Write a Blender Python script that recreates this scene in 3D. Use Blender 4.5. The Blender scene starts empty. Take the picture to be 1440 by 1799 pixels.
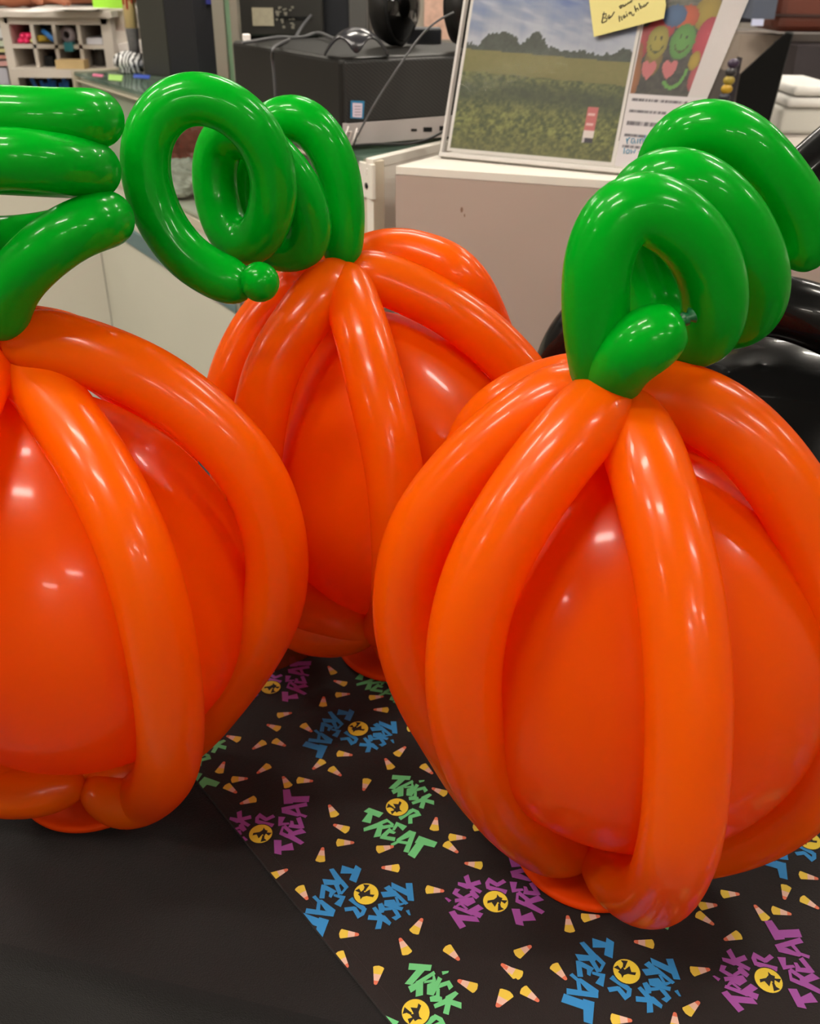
import bpy, bmesh, math, random
from mathutils import Vector, Matrix
random.seed(7)
S = bpy.context.scene
COL = S.collection
V = Vector
# ------------------------------------------------------------------ camera
FPX, CAMH, PITCH, ROLL = 1650.0, 0.65, math.radians(30.2), math.radians(0.64)
CAM = V((0, 0, CAMH))
up0 = V((0, math.sin(PITCH), math.cos(PITCH)))
right0 = V((1, 0, 0))
fwd0 = V((0, math.cos(PITCH), -math.sin(PITCH)))
cd = bpy.data.cameras.new('camera')
cam = bpy.data.objects.new('camera', cd)
COL.objects.link(cam)
rt = right0 * math.cos(ROLL) + up0 * math.sin(ROLL)
upv = up0 * math.cos(ROLL) - right0 * math.sin(ROLL)
M3 = Matrix((rt, upv, -fwd0)).transposed()
cam.matrix_world = Matrix.Translation(CAM) @ M3.to_4x4()
cd.sensor_fit = 'HORIZONTAL'
cd.sensor_width = 36
cd.lens = 36 * FPX / 1440
cd.clip_start = 0.01
cd.dof.use_dof = True
cd.dof.focus_distance = 0.66
cd.dof.aperture_fstop = cd.lens / 2.6
S.camera = cam
# ------------------------------------------------------------------ world, exposure
w = bpy.data.worlds.new('world')
S.world = w
w.use_nodes = True
w.node_tree.nodes['Background'].inputs[0].default_value = (0.9, 0.92, 1, 1)
w.node_tree.nodes['Background'].inputs[1].default_value = 0.1
S.view_settings.view_transform = 'Standard'
S.view_settings.look = 'None'
S.view_settings.gamma = 1
S.view_settings.use_curve_mapping = False
S.view_settings.exposure = 0.0
S.cycles.max_bounces = 16
S.cycles.diffuse_bounces = 10
S.cycles.transmission_bounces = 14
LIGHT_POWER = 88.0
CEIL = 2.1
FLOOR = -0.75


# ------------------------------------------------------------------ sight lines measured in the photograph
def ray(u, v):
    a = (u - 720) / FPX
    b = (900 - v) / FPX
    return rt * a + upv * b + fwd0


def tz(u, v, z=0.0):
    d = ray(u, v)
    return CAM + d * ((z - CAMH) / d.z)


def ty(u, v, y):
    d = ray(u, v)
    return CAM + d * (y / d.y)


def tp(u, v, P, n):
    d = ray(u, v)
    return CAM + d * ((P - CAM).dot(n) / d.dot(n))


# ------------------------------------------------------------------ materials
def lin(c):
    return tuple(((x / 255) / 12.92 if x / 255 <= 0.04045 else ((x / 255 + 0.055) / 1.055) ** 2.4) for x in c)


MC = {}


def mat(name, rgb, rough=0.5, metal=0.0, coat=0.0, spec=0.5, noise=0.0, nscale=20, bump=0.0, bscale=80, alpha=None, sheen=0.0, emit=None, raw=False, transl=0.0, coat_rough=0.03, sss=0.0, k=1.0, tint=None):
    if name in MC:
        return MC[name]
    m = bpy.data.materials.new(name)
    m.use_nodes = True
    nt = m.node_tree
    b = nt.nodes['Principled BSDF']
    c = tuple(x * k for x in (tuple(rgb) if raw else lin(rgb)))
    b.inputs['Base Color'].default_value = (*c, 1)
    b.inputs['Roughness'].default_value = rough
    b.inputs['Metallic'].default_value = metal
    b.inputs['Coat Weight'].default_value = coat
    b.inputs['Coat Roughness'].default_value = coat_rough
    b.inputs['Specular IOR Level'].default_value = spec
    b.inputs['Sheen Weight'].default_value = sheen
    if sss:
        b.inputs['Subsurface Weight'].default_value = sss
        b.inputs['Subsurface Radius'].default_value = (0.02, 0.006, 0.003)
        b.inputs['Subsurface Scale'].default_value = 0.6
    if noise:
        tc = nt.nodes.new('ShaderNodeTexCoord')
        n = nt.nodes.new('ShaderNodeTexNoise')
        n.inputs['Scale'].default_value = nscale
        n.inputs['Detail'].default_value = 4
        nt.links.new(tc.outputs['Object'], n.inputs['Vector'])
        mx = nt.nodes.new('ShaderNodeMix')
        mx.data_type = 'RGBA'
        mx.inputs[6].default_value = (*[x * (1 - noise) for x in c], 1)
        mx.inputs[7].default_value = (*[min(1, x * (1 + noise)) for x in c], 1)
        nt.links.new(n.outputs['Fac'], mx.inputs[0])
        nt.links.new(mx.outputs[2], b.inputs['Base Color'])
    if bump:
        tc = nt.nodes.new('ShaderNodeTexCoord')
        n = nt.nodes.new('ShaderNodeTexNoise')
        n.inputs['Scale'].default_value = bscale
        n.inputs['Detail'].default_value = 3
        nt.links.new(tc.outputs['Object'], n.inputs['Vector'])
        bp = nt.nodes.new('ShaderNodeBump')
        bp.inputs['Strength'].default_value = bump
        bp.inputs['Distance'].default_value = 0.002
        nt.links.new(n.outputs['Fac'], bp.inputs['Height'])
        nt.links.new(bp.outputs[0], b.inputs['Normal'])
    if emit:
        b.inputs['Emission Color'].default_value = (*lin(emit[0]), 1)
        b.inputs['Emission Strength'].default_value = emit[1]
    out = nt.nodes['Material Output']
    if alpha is not None:
        tr = nt.nodes.new('ShaderNodeBsdfTransparent')
        tr.inputs[0].default_value = (*(tint or [min(1, 0.5 + 0.5 * x) for x in c]), 1)
        ms = nt.nodes.new('ShaderNodeMixShader')
        ms.inputs[0].default_value = alpha
        nt.links.new(tr.outputs[0], ms.inputs[1])
        nt.links.new(b.outputs[0], ms.inputs[2])
        nt.links.new(ms.outputs[0], out.inputs[0])
    if transl:
        tr = nt.nodes.new('ShaderNodeBsdfTranslucent')
        tr.inputs[0].default_value = (min(1, c[0] * 1.3), min(1, c[1] * (0.7 if c[0] > c[1] else 1.3)), c[2], 1)
        ms = nt.nodes.new('ShaderNodeMixShader')
        ms.inputs[0].default_value = transl
        nt.links.new(b.outputs[0], ms.inputs[1])
        nt.links.new(tr.outputs[0], ms.inputs[2])
        nt.links.new(ms.outputs[0], out.inputs[0])
    MC[name] = m
    return m


def latex(name, rgb, rough=0.27, transl=0.0, spec=0.25, cr=0.08):
    return mat(name, rgb, raw=True, rough=rough, coat=0.28, coat_rough=cr, spec=spec, transl=transl)


ORANGE = latex('orange latex', (0.78, 0.106, 0.0), transl=0.5)
ORANGE_RIB = latex('orange modelling balloon latex', (0.78, 0.145, 0.0), transl=0.5)
GREEN = latex('green latex', (0.0, 0.37, 0.013), transl=0.35, spec=0.1, cr=0.05)
BLACKL = latex('black latex', (0.003, 0.003, 0.003), 0.25, spec=0.15, cr=0.05)
ORANGE_FLAT = mat('orange base latex', (0.80, 0.065, 0.0), raw=True, rough=0.6, spec=0.1, transl=0.35)
BLACK_CLOTH = mat('black polyester cloth', (20, 15, 15), k=0.6, rough=0.85, sheen=0.08, bump=0.5, bscale=900, noise=0.25, nscale=8, spec=0.3)
RUNNER = mat('black printed cotton', (32, 22, 21), k=0.6, rough=0.75, sheen=0.06, bump=0.4, bscale=1200, noise=0.15, nscale=12, spec=0.3)
P_PURPLE = mat('purple print', (165, 78, 168), rough=0.75, k=0.72)
P_BLUE = mat('blue print', (42, 140, 205), rough=0.75, k=0.72)
P_GREEN = mat('green print', (112, 212, 136), rough=0.75, k=0.72)
P_YELLOW = mat('yellow print', (244, 214, 58), rough=0.75, k=0.72)
P_DARK = mat('black print', (22, 15, 12), rough=0.8)
P_CYEL = mat('candy yellow print', (238, 205, 70), rough=0.75, k=0.72)
P_CPINK = mat('candy pale pink print', (238, 196, 178), rough=0.75, k=0.72)
P_CRED = mat('candy coral print', (232, 120, 88), rough=0.75, k=0.72)
BEIGE = mat('beige laminate', (204, 202, 186), rough=0.55, noise=0.05, nscale=2)
TAN = mat('tan pink laminate', (166, 148, 138), rough=0.5, noise=0.06, nscale=3)
WHITE = mat('white laminate', (215, 210, 200), rough=0.4, noise=0.03)
CREAM = mat('cream painted metal', (190, 180, 160), rough=0.45)
TEAL = mat('teal vinyl edging', (92, 120, 122), rough=0.5)
GLASS = mat('clear glass', (20, 26, 22), rough=0.03, alpha=0.10, spec=0.8, tint=(0.93, 0.96, 0.94))
GLASSTOP = mat('greenish glass', (120, 150, 135), rough=0.05, alpha=0.4, spec=0.8)
ALU = mat('brushed aluminium', (170, 168, 155), rough=0.35, metal=0.7)
ALUG = mat('aluminium channel green tint', (130, 165, 135), rough=0.3, metal=0.4)
PLB = mat('black plastic', (38, 36, 34), k=0.35, rough=0.4, spec=0.4)
PLB2 = mat('matte black plastic', (14, 14, 15), k=0.45, rough=0.6, spec=0.3)
PLG = mat('charcoal plastic', (62, 60, 56), k=0.22, spec=0.3, rough=0.45)
GLOSSB = mat('glossy black plastic', (8, 7, 6), k=0.45, rough=0.08, coat=0.5)
SILVER = mat('silver plastic', (165, 158, 156), rough=0.35)
PAPER = mat('white paper', (232, 226, 222), rough=0.7)
CABLE = mat('grey rubber cable', (72, 72, 74), rough=0.45)


# ------------------------------------------------------------------ mesh building
class MB:
    def __init__(s):
        s.v, s.f, s.m, s.sm = [], [], [], []

    def add(s, vs, fs, mi=0, smooth=False):
        o = len(s.v)
        s.v += [V(x) for x in vs]
        for f in fs:
            s.f.append([o + i for i in f])
            s.m.append(mi)
            s.sm.append(smooth)
        return s

    def frame(s, P, ex, ey, ez, mi=0):
        P, ex, ey, ez = V(P), V(ex), V(ey), V(ez)
        vs = [P + ex * i + ey * j + ez * k for k in (0, 1) for j in (0, 1) for i in (0, 1)]
        fs = [(0, 2, 3, 1), (4, 5, 7, 6), (0, 1, 5, 4), (2, 6, 7, 3), (0, 4, 6, 2), (1, 3, 7, 5)]
        if ex.cross(ey).dot(ez) < 0:
            fs = [tuple(reversed(f)) for f in fs]
        return s.add(vs, fs, mi)

    def box(s, a, b, mi=0):
        a, b = V(a), V(b)
        lo = V(map(min, a, b))
        hi = V(map(max, a, b))
        d = hi - lo
        return s.frame(lo, (d.x, 0, 0), (0, d.y, 0), (0, 0, d.z), mi)

    def prism(s, pts, h, mi=0):
        h = V(h)
        n = len(pts)
        pts = [V(p) for p in pts]
        nn = V((0, 0, 0))
        for i in range(n):
            nn += pts[i].cross(pts[(i + 1) % n])
        if nn.dot(h) < 0:
            pts = pts[::-1]
        fs = [tuple(range(n))[::-1], tuple(range(n, 2 * n))]
        fs += [(i, (i + 1) % n, n + (i + 1) % n, n + i) for i in range(n)]
        return s.add(pts + [p + h for p in pts], fs, mi)

    def poly(s, pts, mi=0):
        return s.add(pts, [tuple(range(len(pts)))], mi)

    def lathe(s, P, axis, prof, n=48, mi=0, cap=True):
        P = V(P)
        ax = V(axis).normalized()
        a = ax.orthogonal().normalized()
        b = ax.cross(a)
        vs, fs = [], []
        for r, h in prof:
            for i in range(n):
                t = 2 * math.pi * i / n
                vs.append(P + ax * h + (a * math.cos(t) + b * math.sin(t)) * r)
        for k in range(len(prof) - 1):
            for i in range(n):
                j = (i + 1) % n
                fs.append((k * n + i, k * n + j, (k + 1) * n + j, (k + 1) * n + i))
        if cap:
            fs.append(tuple(range(n))[::-1])
            fs.append(tuple((len(prof) - 1) * n + i for i in range(n)))
        return s.add(vs, fs, mi, True)

    def tube(s, pts, rad, n=32, mi=0, caps=True, flat=1.0):
        pts = [V(p) for p in pts]
        N = len(pts)
        rs = rad if isinstance(rad, (list, tuple)) else [rad] * N
        T = [(pts[min(i + 1, N - 1)] - pts[max(i - 1, 0)]).normalized() for i in range(N)]
        a = T[0].orthogonal().normalized()
        vs, fs = [], []
        for i in range(N):
            a = (a - T[i] * a.dot(T[i])).normalized()
            b = T[i].cross(a)
            for k in range(n):
                t = 2 * math.pi * k / n
                vs.append(pts[i] + (a * math.cos(t) + b * math.sin(t) * flat) * rs[i])
        for i in range(N - 1):
            for k in range(n):
                l = (k + 1) % n
                fs.append((i * n + k, i * n + l, (i + 1) * n + l, (i + 1) * n + k))
        if caps:
            fs.append(tuple(range(n))[::-1])
            fs.append(tuple((N - 1) * n + k for k in range(n)))
        return s.add(vs, fs, mi, True)

    def ball(s, P, R, mi=0, nu=64, nv=32, sq=(1, 1, 1)):
        P = V(P)
        vs = [P + V((0, 0, R * sq[2]))]
        for j in range(1, nv):
            th = math.pi * j / nv
            for i in range(nu):
                ph = 2 * math.pi * i / nu
                vs.append(P + V((math.sin(th) * math.cos(ph) * R * sq[0], math.sin(th) * math.sin(ph) * R * sq[1], math.cos(th) * R * sq[2])))
        vs.append(P - V((0, 0, R * sq[2])))
        fs = []
        for i in range(nu):
            fs.append((0, 1 + i, 1 + (i + 1) % nu))
            e = len(vs) - 1
            o = 1 + (nv - 2) * nu
            fs.append((e, o + (i + 1) % nu, o + i))
        for j in range(nv - 2):
            for i in range(nu):
                k = (i + 1) % nu
                fs.append((1 + j * nu + i, 1 + (j + 1) * nu + i, 1 + (j + 1) * nu + k, 1 + j * nu + k))
        return s.add(vs, fs, mi, True)

    def build(s, name, mats, parent=None, bevel=0.0, origin=None):
        me = bpy.data.meshes.new(name)
        o = bpy.data.objects.new(name, me)
        COL.objects.link(o)
        off = V((0, 0, 0))
        if parent is not None:
            off = V(parent.get('_o', (0, 0, 0)))
            o.parent = parent
            me.from_pydata([v - off for v in s.v], [], s.f)
            o['_o'] = tuple(off)
        else:
            if origin is None:
                xs = [v.x for v in s.v]
                ys = [v.y for v in s.v]
                origin = V(((min(xs) + max(xs)) / 2, (min(ys) + max(ys)) / 2, min(v.z for v in s.v)))
            origin = V(origin)
            me.from_pydata([v - origin for v in s.v], [], s.f)
            o.location = origin
            o['_o'] = tuple(origin)
        for m in (mats if isinstance(mats, (list, tuple)) else [mats]):
            me.materials.append(m)
        me.polygons.foreach_set('material_index', s.m)
        me.polygons.foreach_set('use_smooth', s.sm)
        me.update()
        if bevel:
            bv = o.modifiers.new('bevel', 'BEVEL')
            bv.width = bevel
            bv.segments = 3
            bv.limit_method = 'ANGLE'
            bv.angle_limit = math.radians(40)
        return o


def empty(name, loc, label, cat, group=None):
    o = bpy.data.objects.new(name, None)
    COL.objects.link(o)
    o.location = loc
    o.empty_display_size = 0.03
    o['_o'] = tuple(loc)
    return tag(o, label, cat, group)


def tag(o, label, cat, group=None):
    o['label'] = label
    o['category'] = cat
    if group:
        o['group'] = group
    return o


def struct(o):
    o['kind'] = 'structure'
    return o


def spline(pts, step=0.004):
    """Catmull-Rom (centripetal-ish) resampled evenly."""
    pts = [V(p) for p in pts]
    P = [pts[0] * 2 - pts[1]] + pts + [pts[-1] * 2 - pts[-2]]
    out = []
    for i in range(1, len(P) - 2):
        p0, p1, p2, p3 = P[i - 1:i + 3]
        n = max(2, int((p2 - p1).length / step * 2))
        for k in range(n):
            t = k / n
            out.append(0.5 * ((2 * p1) + (p2 - p0) * t + (2 * p0 - 5 * p1 + 4 * p2 - p3) * t * t + (3 * p1 - p0 - 3 * p2 + p3) * t ** 3))
    out.append(pts[-1])
    # even resample
    res = [out[0]]
    acc = 0
    for a, b in zip(out, out[1:]):
        L = (b - a).length
        while acc + L >= step:
            t = (step - acc) / L
            a = a.lerp(b, t)
            res.append(a.copy())
            L = (b - a).length
            acc = 0
        acc += L
    if (res[-1] - out[-1]).length > step * 0.3:
        res.append(out[-1])
    return res


def smooth_path(p, k=6):
    for _ in range(k):
        p = [p[0]] + [(p[i - 1] + p[i] * 2 + p[i + 1]) / 4 for i in range(1, len(p) - 1)] + [p[-1]]
    return p


def bubble_radii(path, r, e0=0.03, e1=0.03, n0=0.12, n1=0.12, bulge=0.0):
    d = [0]
    for a, b in zip(path, path[1:]):
        d.append(d[-1] + (b - a).length)
    L = d[-1]
    out = []
    for s in d:
        f = 1.0
        for q, e, nn in ((s, e0, n0), (L - s, e1, n1)):
            if q < e:
                x = 1 - q / e
                f = min(f, nn + (1 - nn) * math.sqrt(max(0, 1 - x * x)))
        out.append(r * f * (1 + bulge * math.sin(math.pi * s / L)))
    return out


# ------------------------------------------------------------------ the room
def room():
    X0, X1, Y0, Y1 = -4.2, 4.2, -3.2, 6.2
    FL = mat('grey vinyl floor', (120, 115, 108), rough=0.4, noise=0.1, nscale=3)
    WL = mat('off white wall paint', (150, 144, 136), rough=0.8)
    CL = mat('white ceiling tile', (120, 118, 114), rough=0.9, noise=0.04)
    struct(MB().box((X0, Y0, FLOOR - 0.05), (X1, Y1, FLOOR)).build('floor', FL))
    struct(MB().box((X0, Y0, CEIL), (X1, Y1, CEIL + 0.05)).build('ceiling', CL))
    struct(MB().box((X0 - 0.1, Y0, FLOOR), (X0, Y1, CEIL)).build('wall_left', WL))
    struct(MB().box((X1, Y0, FLOOR), (X1 + 0.1, Y1, CEIL)).build('wall_right', WL))
    struct(MB().box((X0, Y1, FLOOR), (X1, Y1 + 0.1, CEIL)).build('wall_back', WL))
    struct(MB().box((X0, Y0 - 0.1, FLOOR), (X1, Y0, CEIL)).build('wall_front', WL))
    FR = mat('white light fixture metal', (220, 220, 215), rough=0.4)
    EM = mat('lit fluorescent diffuser', (255, 250, 240), rough=0.6, emit=((255, 246, 232), LIGHT_POWER))
    spots = [(0.14, 2.05), (-1.5, 1.0), (-0.72, 0.5), (-1.75, -0.1), (-0.6, -0.25), (1.4, 1.2), (1.6, -0.5), (1.0, -2.1),
             (-1.8, 2.9), (1.7, 2.9), (0.1, 3.9), (-1.8, 4.8), (1.8, 4.8), (-3.2, 1.0), (3.2, 1.0), (-3.2, 3.8), (3.2, 3.8), (2.4, -2.2), (-3.3, -1.6), (0.2, -2.95)]  # fixtures far behind the camera are added to brighten upright faces
    for i, (x, y) in enumerate(spots):
        e = empty('ceiling_light', (x, y, CEIL - 0.03), 'white ceiling fixture with lit long diffuser', 'ceiling light', 'ceiling lights above the shop')
        wd, dp = 0.27, 0.065
        MB().box((x - wd - 0.02, y - dp - 0.02, CEIL - 0.03), (x + wd + 0.02, y + dp + 0.02, CEIL - 0.001)).build('fixture', FR, e)
        MB().box((x - wd, y - dp, CEIL - 0.04), (x + wd, y + dp, CEIL - 0.031)).build('diffuser', EM, e)


room()


# ------------------------------------------------------------------ table, black cloth, printed topper
TA = tz(0, 1650)
TDIR = (tz(600, 1790) - TA)
TDIR.z = 0
TDIR.normalize()
TN = V((-TDIR.y, TDIR.x, 0))          # towards the back
TO = TA - TDIR * 0.45
TL, TD = 1.75, 0.80
DZ = -0.0035


def tpt(s, d, z=0.0):
    q = TO + TDIR * s + TN * d
    return V((q.x, q.y, z))


def table():
    e = empty('folding_table', tpt(TL / 2, TD / 2, FLOOR), 'folding table hidden under the black tablecloth', 'table')
    TOPM = mat('white plastic table top', (205, 203, 198), rough=0.5)
    MB().prism([tpt(0.01, 0.01, -0.04), tpt(TL - 0.01, 0.01, -0.04), tpt(TL - 0.01, TD - 0.01, -0.04), tpt(0.01, TD - 0.01, -0.04)], (0, 0, 0.033)).build('tabletop', TOPM, e)
    for s in (0.12, TL - 0.12):
        for d in (0.1, TD - 0.1):
            MB().tube([tpt(s, d, -0.04), tpt(s, d, FLOOR)], 0.014, 16).build('leg', PLG, e)
    # cloth: top sheet and hanging skirt with soft folds
    mb = MB()
    nx, ny = 60, 24
    z0 = -0.005
    for sgn in (0,):
        vs = [tpt(TL * i / nx, TD * j / ny, z0) for j in range(ny + 1) for i in range(nx + 1)]
        fs = [(j * (nx + 1) + i, j * (nx + 1) + i + 1, (j + 1) * (nx + 1) + i + 1, (j + 1) * (nx + 1) + i) for j in range(ny) for i in range(nx)]
        mb.add(vs, fs, 0, True)
    per = [(TL * i / 80, 0) for i in range(80)] + [(TL, TD * i / 36) for i in range(36)] + [(TL - TL * i / 80, TD) for i in range(80)] + [(0, TD - TD * i / 36) for i in range(36)]
    rows = []
    depth = [0, 0.004, 0.012, 0.03, 0.08, 0.2, 0.4, 0.62]
    outs = [0, 0.004, 0.008, 0.010, 0.012, 0.016, 0.024, 0.034]
    for k, (dz, ow) in enumerate(zip(depth, outs)):
        row = []
        for q, (s, d) in enumerate(per):
            ns = -1 if s == 0 else (1 if s == TL else 0)
            nd = -1 if (d == 0) else (1 if d == TD else 0)
            wv = math.sin(q * 0.55 + math.sin(q * 0.21) * 1.6) * min(1, dz / 0.35) * 0.016
            o_ = ow + wv
            row.append(tpt(s + ns * o_, d + nd * o_, z0 - dz))
        rows += row
    n = len(per)
    fs = []
    for k in range(len(depth) - 1):
        for q in range(n):
            r_ = (q + 1) % n
            fs.append((k * n + q, (k + 1) * n + q, (k + 1) * n + r_, k * n + r_))
    mb.add(rows, fs, 0, True)
    o = mb.build('tablecloth', BLACK_CLOTH, origin=tpt(TL / 2, TD / 2, FLOOR + 0.1))
    tag(o, 'plain black tablecloth draped over the whole table, under the patterned cloth', 'tablecloth')


table()

# runner polygon --------------------------------------------------------
RE0, RE1 = tz(345, 1370), tz(690, 1799)
RED = (RE1 - RE0).normalized()
RN = V((-RED.y, RED.x, 0))
if RN.x < 0:
    RN = -RN


def clip(poly, P, n):
    out = []
    for i in range(len(poly)):
        a, b = poly[i], poly[(i + 1) % len(poly)]
        da, db = (a - P).dot(n), (b - P).dot(n)
        if da >= 0:
            out.append(a)
        if da * db < 0:
            out.append(a + (b - a) * (da / (da - db)))
    return out


def trim(poly):
    e = 0.0015
    for P, n in ((tpt(e, e), TN), (tpt(e, e), TDIR), (tpt(TL - e, TD - e), -TN), (tpt(TL - e, TD - e), -TDIR), (RE0, RN), (RE0 + RN * 0.8, -RN)):
        poly = clip(poly, V((P.x, P.y, 0)), n)
        if len(poly) < 3:
            return None
    return poly


def circle(c, r, n=28, a0=0):
    return [c + V((math.cos(a0 + 2 * math.pi * i / n) * r, math.sin(a0 + 2 * math.pi * i / n) * r, 0)) for i in range(n)]


# motif traced from one blue print, as flat strokes around the moon centre
MOT = '''550,150 625,195 610,360 525,325;405,155 550,200 550,252 410,250
275,203 320,190 470,345 425,395;415,345 455,325 542,410 505,432;508,405 542,408 492,500 455,490 475,470;375,385 425,380 492,492 450,505 430,470;230,315 400,332 415,385 270,387
238,382 290,402 312,546 255,546;245,380 300,395 425,460 400,492 280,440;350,465 402,475 385,540 352,522;400,492 537,520 517,648 435,610 482,545 405,520
173,530 203,508 270,570 248,592;245,562 290,562 470,685 462,730 360,690;145,662 465,712 465,762 145,722;243,580 280,575 308,740 262,738
312,768 427,802 407,1027 318,1000;90,800 118,715 335,792 330,882
578,565 612,530 785,648 760,690;770,645 806,668 796,742 738,785 745,730;630,650 682,645 770,745 737,787;556,655 665,640 690,682 578,702
1150,365 1222,363 1297,575 1228,570;993,353 1185,440 1215,520 1010,420
928,422 978,388 1080,480 1040,510;905,470 1070,455 1085,518 950,535;1050,445 1242,602 1215,622 1045,490;1072,525 1102,530 1160,622 1132,630;1125,602 1240,595 1150,638
972,568 1075,558 1150,640 1202,650 1192,692 985,632;1235,690 1270,678 1305,745 1282,742
912,612 957,598 1000,655 1003,712 958,722;970,655 1080,650 1080,682 990,692;1065,655 1140,680 1207,762 1165,770;1102,772 1155,742 1207,762 1157,808
862,662 895,643 1005,750 960,775;845,742 1000,758 992,808 848,797;958,770 1012,768 1022,905 958,912;985,742 1025,748 1117,832 1105,868 1000,805'''
WITCH = '''690,380 765,388 742,440 735,462 712,455 716,415;620,455 662,432 692,470 712,446 732,478 782,440 800,500 850,505 838,534 765,520 725,532 708,562 695,525 665,500 680,482'''


def blue_local(x, y):
    P = tz(970 + x / 5.76, 1620 + y / 5.76) - tz(970 + 753 / 5.76, 1620 + 493 / 5.76)
    a = math.radians(115.407)
    return V((P.x * math.cos(a) - P.y * math.sin(a), P.x * math.sin(a) + P.y * math.cos(a), 0))


def parse(s):
    return [[blue_local(*map(float, p.split(','))) for p in q.split()] for line in s.split('\n') for q in line.split(';')]


LET, WIT = parse(MOT), parse(WITCH)
LA, LB = V((0.0167, -0.1905, 0)), V((0.1985, -0.0655, 0))
B0, G0, P0 = tz(1100.8, 1705.7), tz(697.3, 1417), tz(870.4, 1583)

C2, C3, C4 = (340, 1080, 3.1304), (400, 1300, 2.88), (780, 1400, 2.1818)
CORN = {C2: '''765,312 740,280;822,375 755,355;800,437 862,432;712,488 715,448;985,452 1050,445;1050,520 980,518;480,548 548,535;150,570 200,597;235,680 172,660;455,620 392,597;610,610 655,645;375,705 320,738;455,695 512,722;810,762 878,770;1125,758 1168,720;1080,830 1052,785;1270,835 1322,878;700,810 650,850;765,850 822,890;145,852 168,805;400,835 350,868;230,902 300,897;515,930 487,880;590,908 660,912;950,915 935,960;190,945 240,980;320,1015 250,1038;1325,1165 1335,1110;770,1090 740,1035;830,1175 755,1145;810,1250 885,1250;1030,1285 1110,1268;620,210 660,205;1370,975 1310,950''',
        C3: '''470,595 483,530;845,645 768,642;240,680 295,655;370,755 405,808;1025,755 1100,762;950,955 990,890;590,978 665,982;900,1060 870,1000;1120,1060 1175,1115;760,1165 745,1240;1235,1245 1165,1212;570,1090 605,1145;1140,490 1205,492;1115,530 1170,572;1265,630 1197,620;1445,1175 1390,1135;1395,1285 1365,1340''',
        C4: '''290,595 345,562;280,675 225,645;105,725 55,702;240,760 207,800;315,745 368,785;785,560 728,552;430,655 470,700;965,665 1020,658;940,815 972,788;660,850 720,855;1120,530 1075,545;480,500 475,465;545,460 590,455;1080,370 1112,370;1310,350 1305,385;995,415 1048,412;985,455 1038,490;1225,455 1190,412;1275,435 1333,448;1380,300 1435,312;1385,395 1435,425;725,470 700,455;885,880 885,858'''}


def runner():
    zt = -0.0025
    base = trim([V((-3, -3, 0)), V((3, -3, 0)), V((3, 3, 0)), V((-3, 3, 0))])
    mb = MB()
    th = 0.0014
    mb.prism([V((p.x, p.y, -0.0045)) for p in base], (0, 0, th + 0.0015), 0)
    zt = -0.0045 + th + 0.0015
    # stitched hem band
    for off, wd in ((0.0002, 0.0095), (0.0108, 0.0008)):
        hem = clip(clip(base, RE0 + RN * off, RN), RE0 + RN * (off + wd), -RN)
        mb.prism([V((p.x, p.y, zt - 0.0003)) for p in hem], (0, 0, 0.0006), 0)
    zt += 0.0005
    used = [0]

    def put(poly, mi, dz=0):
        q = trim([V((p.x, p.y, 0)) for p in poly])
        if not q:
            return
        used[0] += 1
        z = zt + dz + (used[0] % 7) * 0.00001
        mb.add([V((p.x, p.y, z)) for p in q], [tuple(range(len(q)))], mi)

    def ccw(poly):
        a = sum(poly[i].x * poly[(i + 1) % len(poly)].y - poly[(i + 1) % len(poly)].x * poly[i].y for i in range(len(poly)))
        return poly if a > 0 else poly[::-1]

    for C, ang, mi in ((B0, -115.4, 2), (G0, -34.6, 3), (P0, 88.4, 1)):
        a = math.radians(ang)
        R = Matrix.Rotation(a, 3, 'Z')
        for i in range(-5, 6):
            for j in range(-6, 7):
                c = C + LA * i + LB * j
                if (c - RE0).dot(RN) < -0.12 or abs(c.x) > 2 or abs(c.y) > 2.5:
                    continue
                for q in LET:
                    put(ccw([c + R @ p for p in q]), mi)
                put(circle(c, 0.0109), 5, 0.00009)
                put(circle(c, 0.0100), 4, 0.00018)
                for q in WIT:
                    put(ccw([c + R @ p for p in q]), 5, 0.00027)

    corns = []
    for cr, txt in CORN.items():
        for it in txt.replace('\n', '').split(';'):
            a, b = it.split()
            ax, ay = map(float, a.split(','))
            bx, by = map(float, b.split(','))
            fa, ti = tz(cr[0] + ax / cr[2], cr[1] + ay / cr[2]), tz(cr[0] + bx / cr[2], cr[1] + by / cr[2])
            corns.append((fa, (ti - fa).normalized()))
    src = list(corns)
    for i in range(-4, 5):
        for j in range(-5, 6):
            if i or j:
                for fa, d in src:
                    f2 = fa + LA * i + LB * j
                    if all((f2 - g[0]).length > 0.019 for g in corns):
                        corns.append((f2, d))
    L = 0.0148
    for fa, d in corns:
        n = V((-d.y, d.x, 0))
        b = fa - d * 0.0035
        wf, wt = 0.0044, 0.0011

        def at(t, s):
            return b + d * (L * t) + n * (s * (wf + (wt - wf) * t))
        put([at(0.0, -0.7), at(0.06, -1), at(0.42, -1), at(0.42, 1), at(0.06, 1), at(0, 0.7), at(-0.05, 0)][::-1][::-1], 6)
        put([at(0.42, -1), at(0.78, -1), at(0.78, 1), at(0.42, 1)], 7)
        put([at(0.78, -1), at(0.96, -1), at(1.0, -0.4), at(1.0, 0.4), at(0.96, 1), at(0.78, 1)], 8)
    o = mb.build('printed_table_topper', [RUNNER, P_PURPLE, P_BLUE, P_GREEN, P_YELLOW, P_DARK, P_CYEL, P_CPINK, P_CRED])
    tag(o, 'black cotton table topper printed with TRICK OR TREAT and candy corn', 'table topper')


runner()


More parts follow.
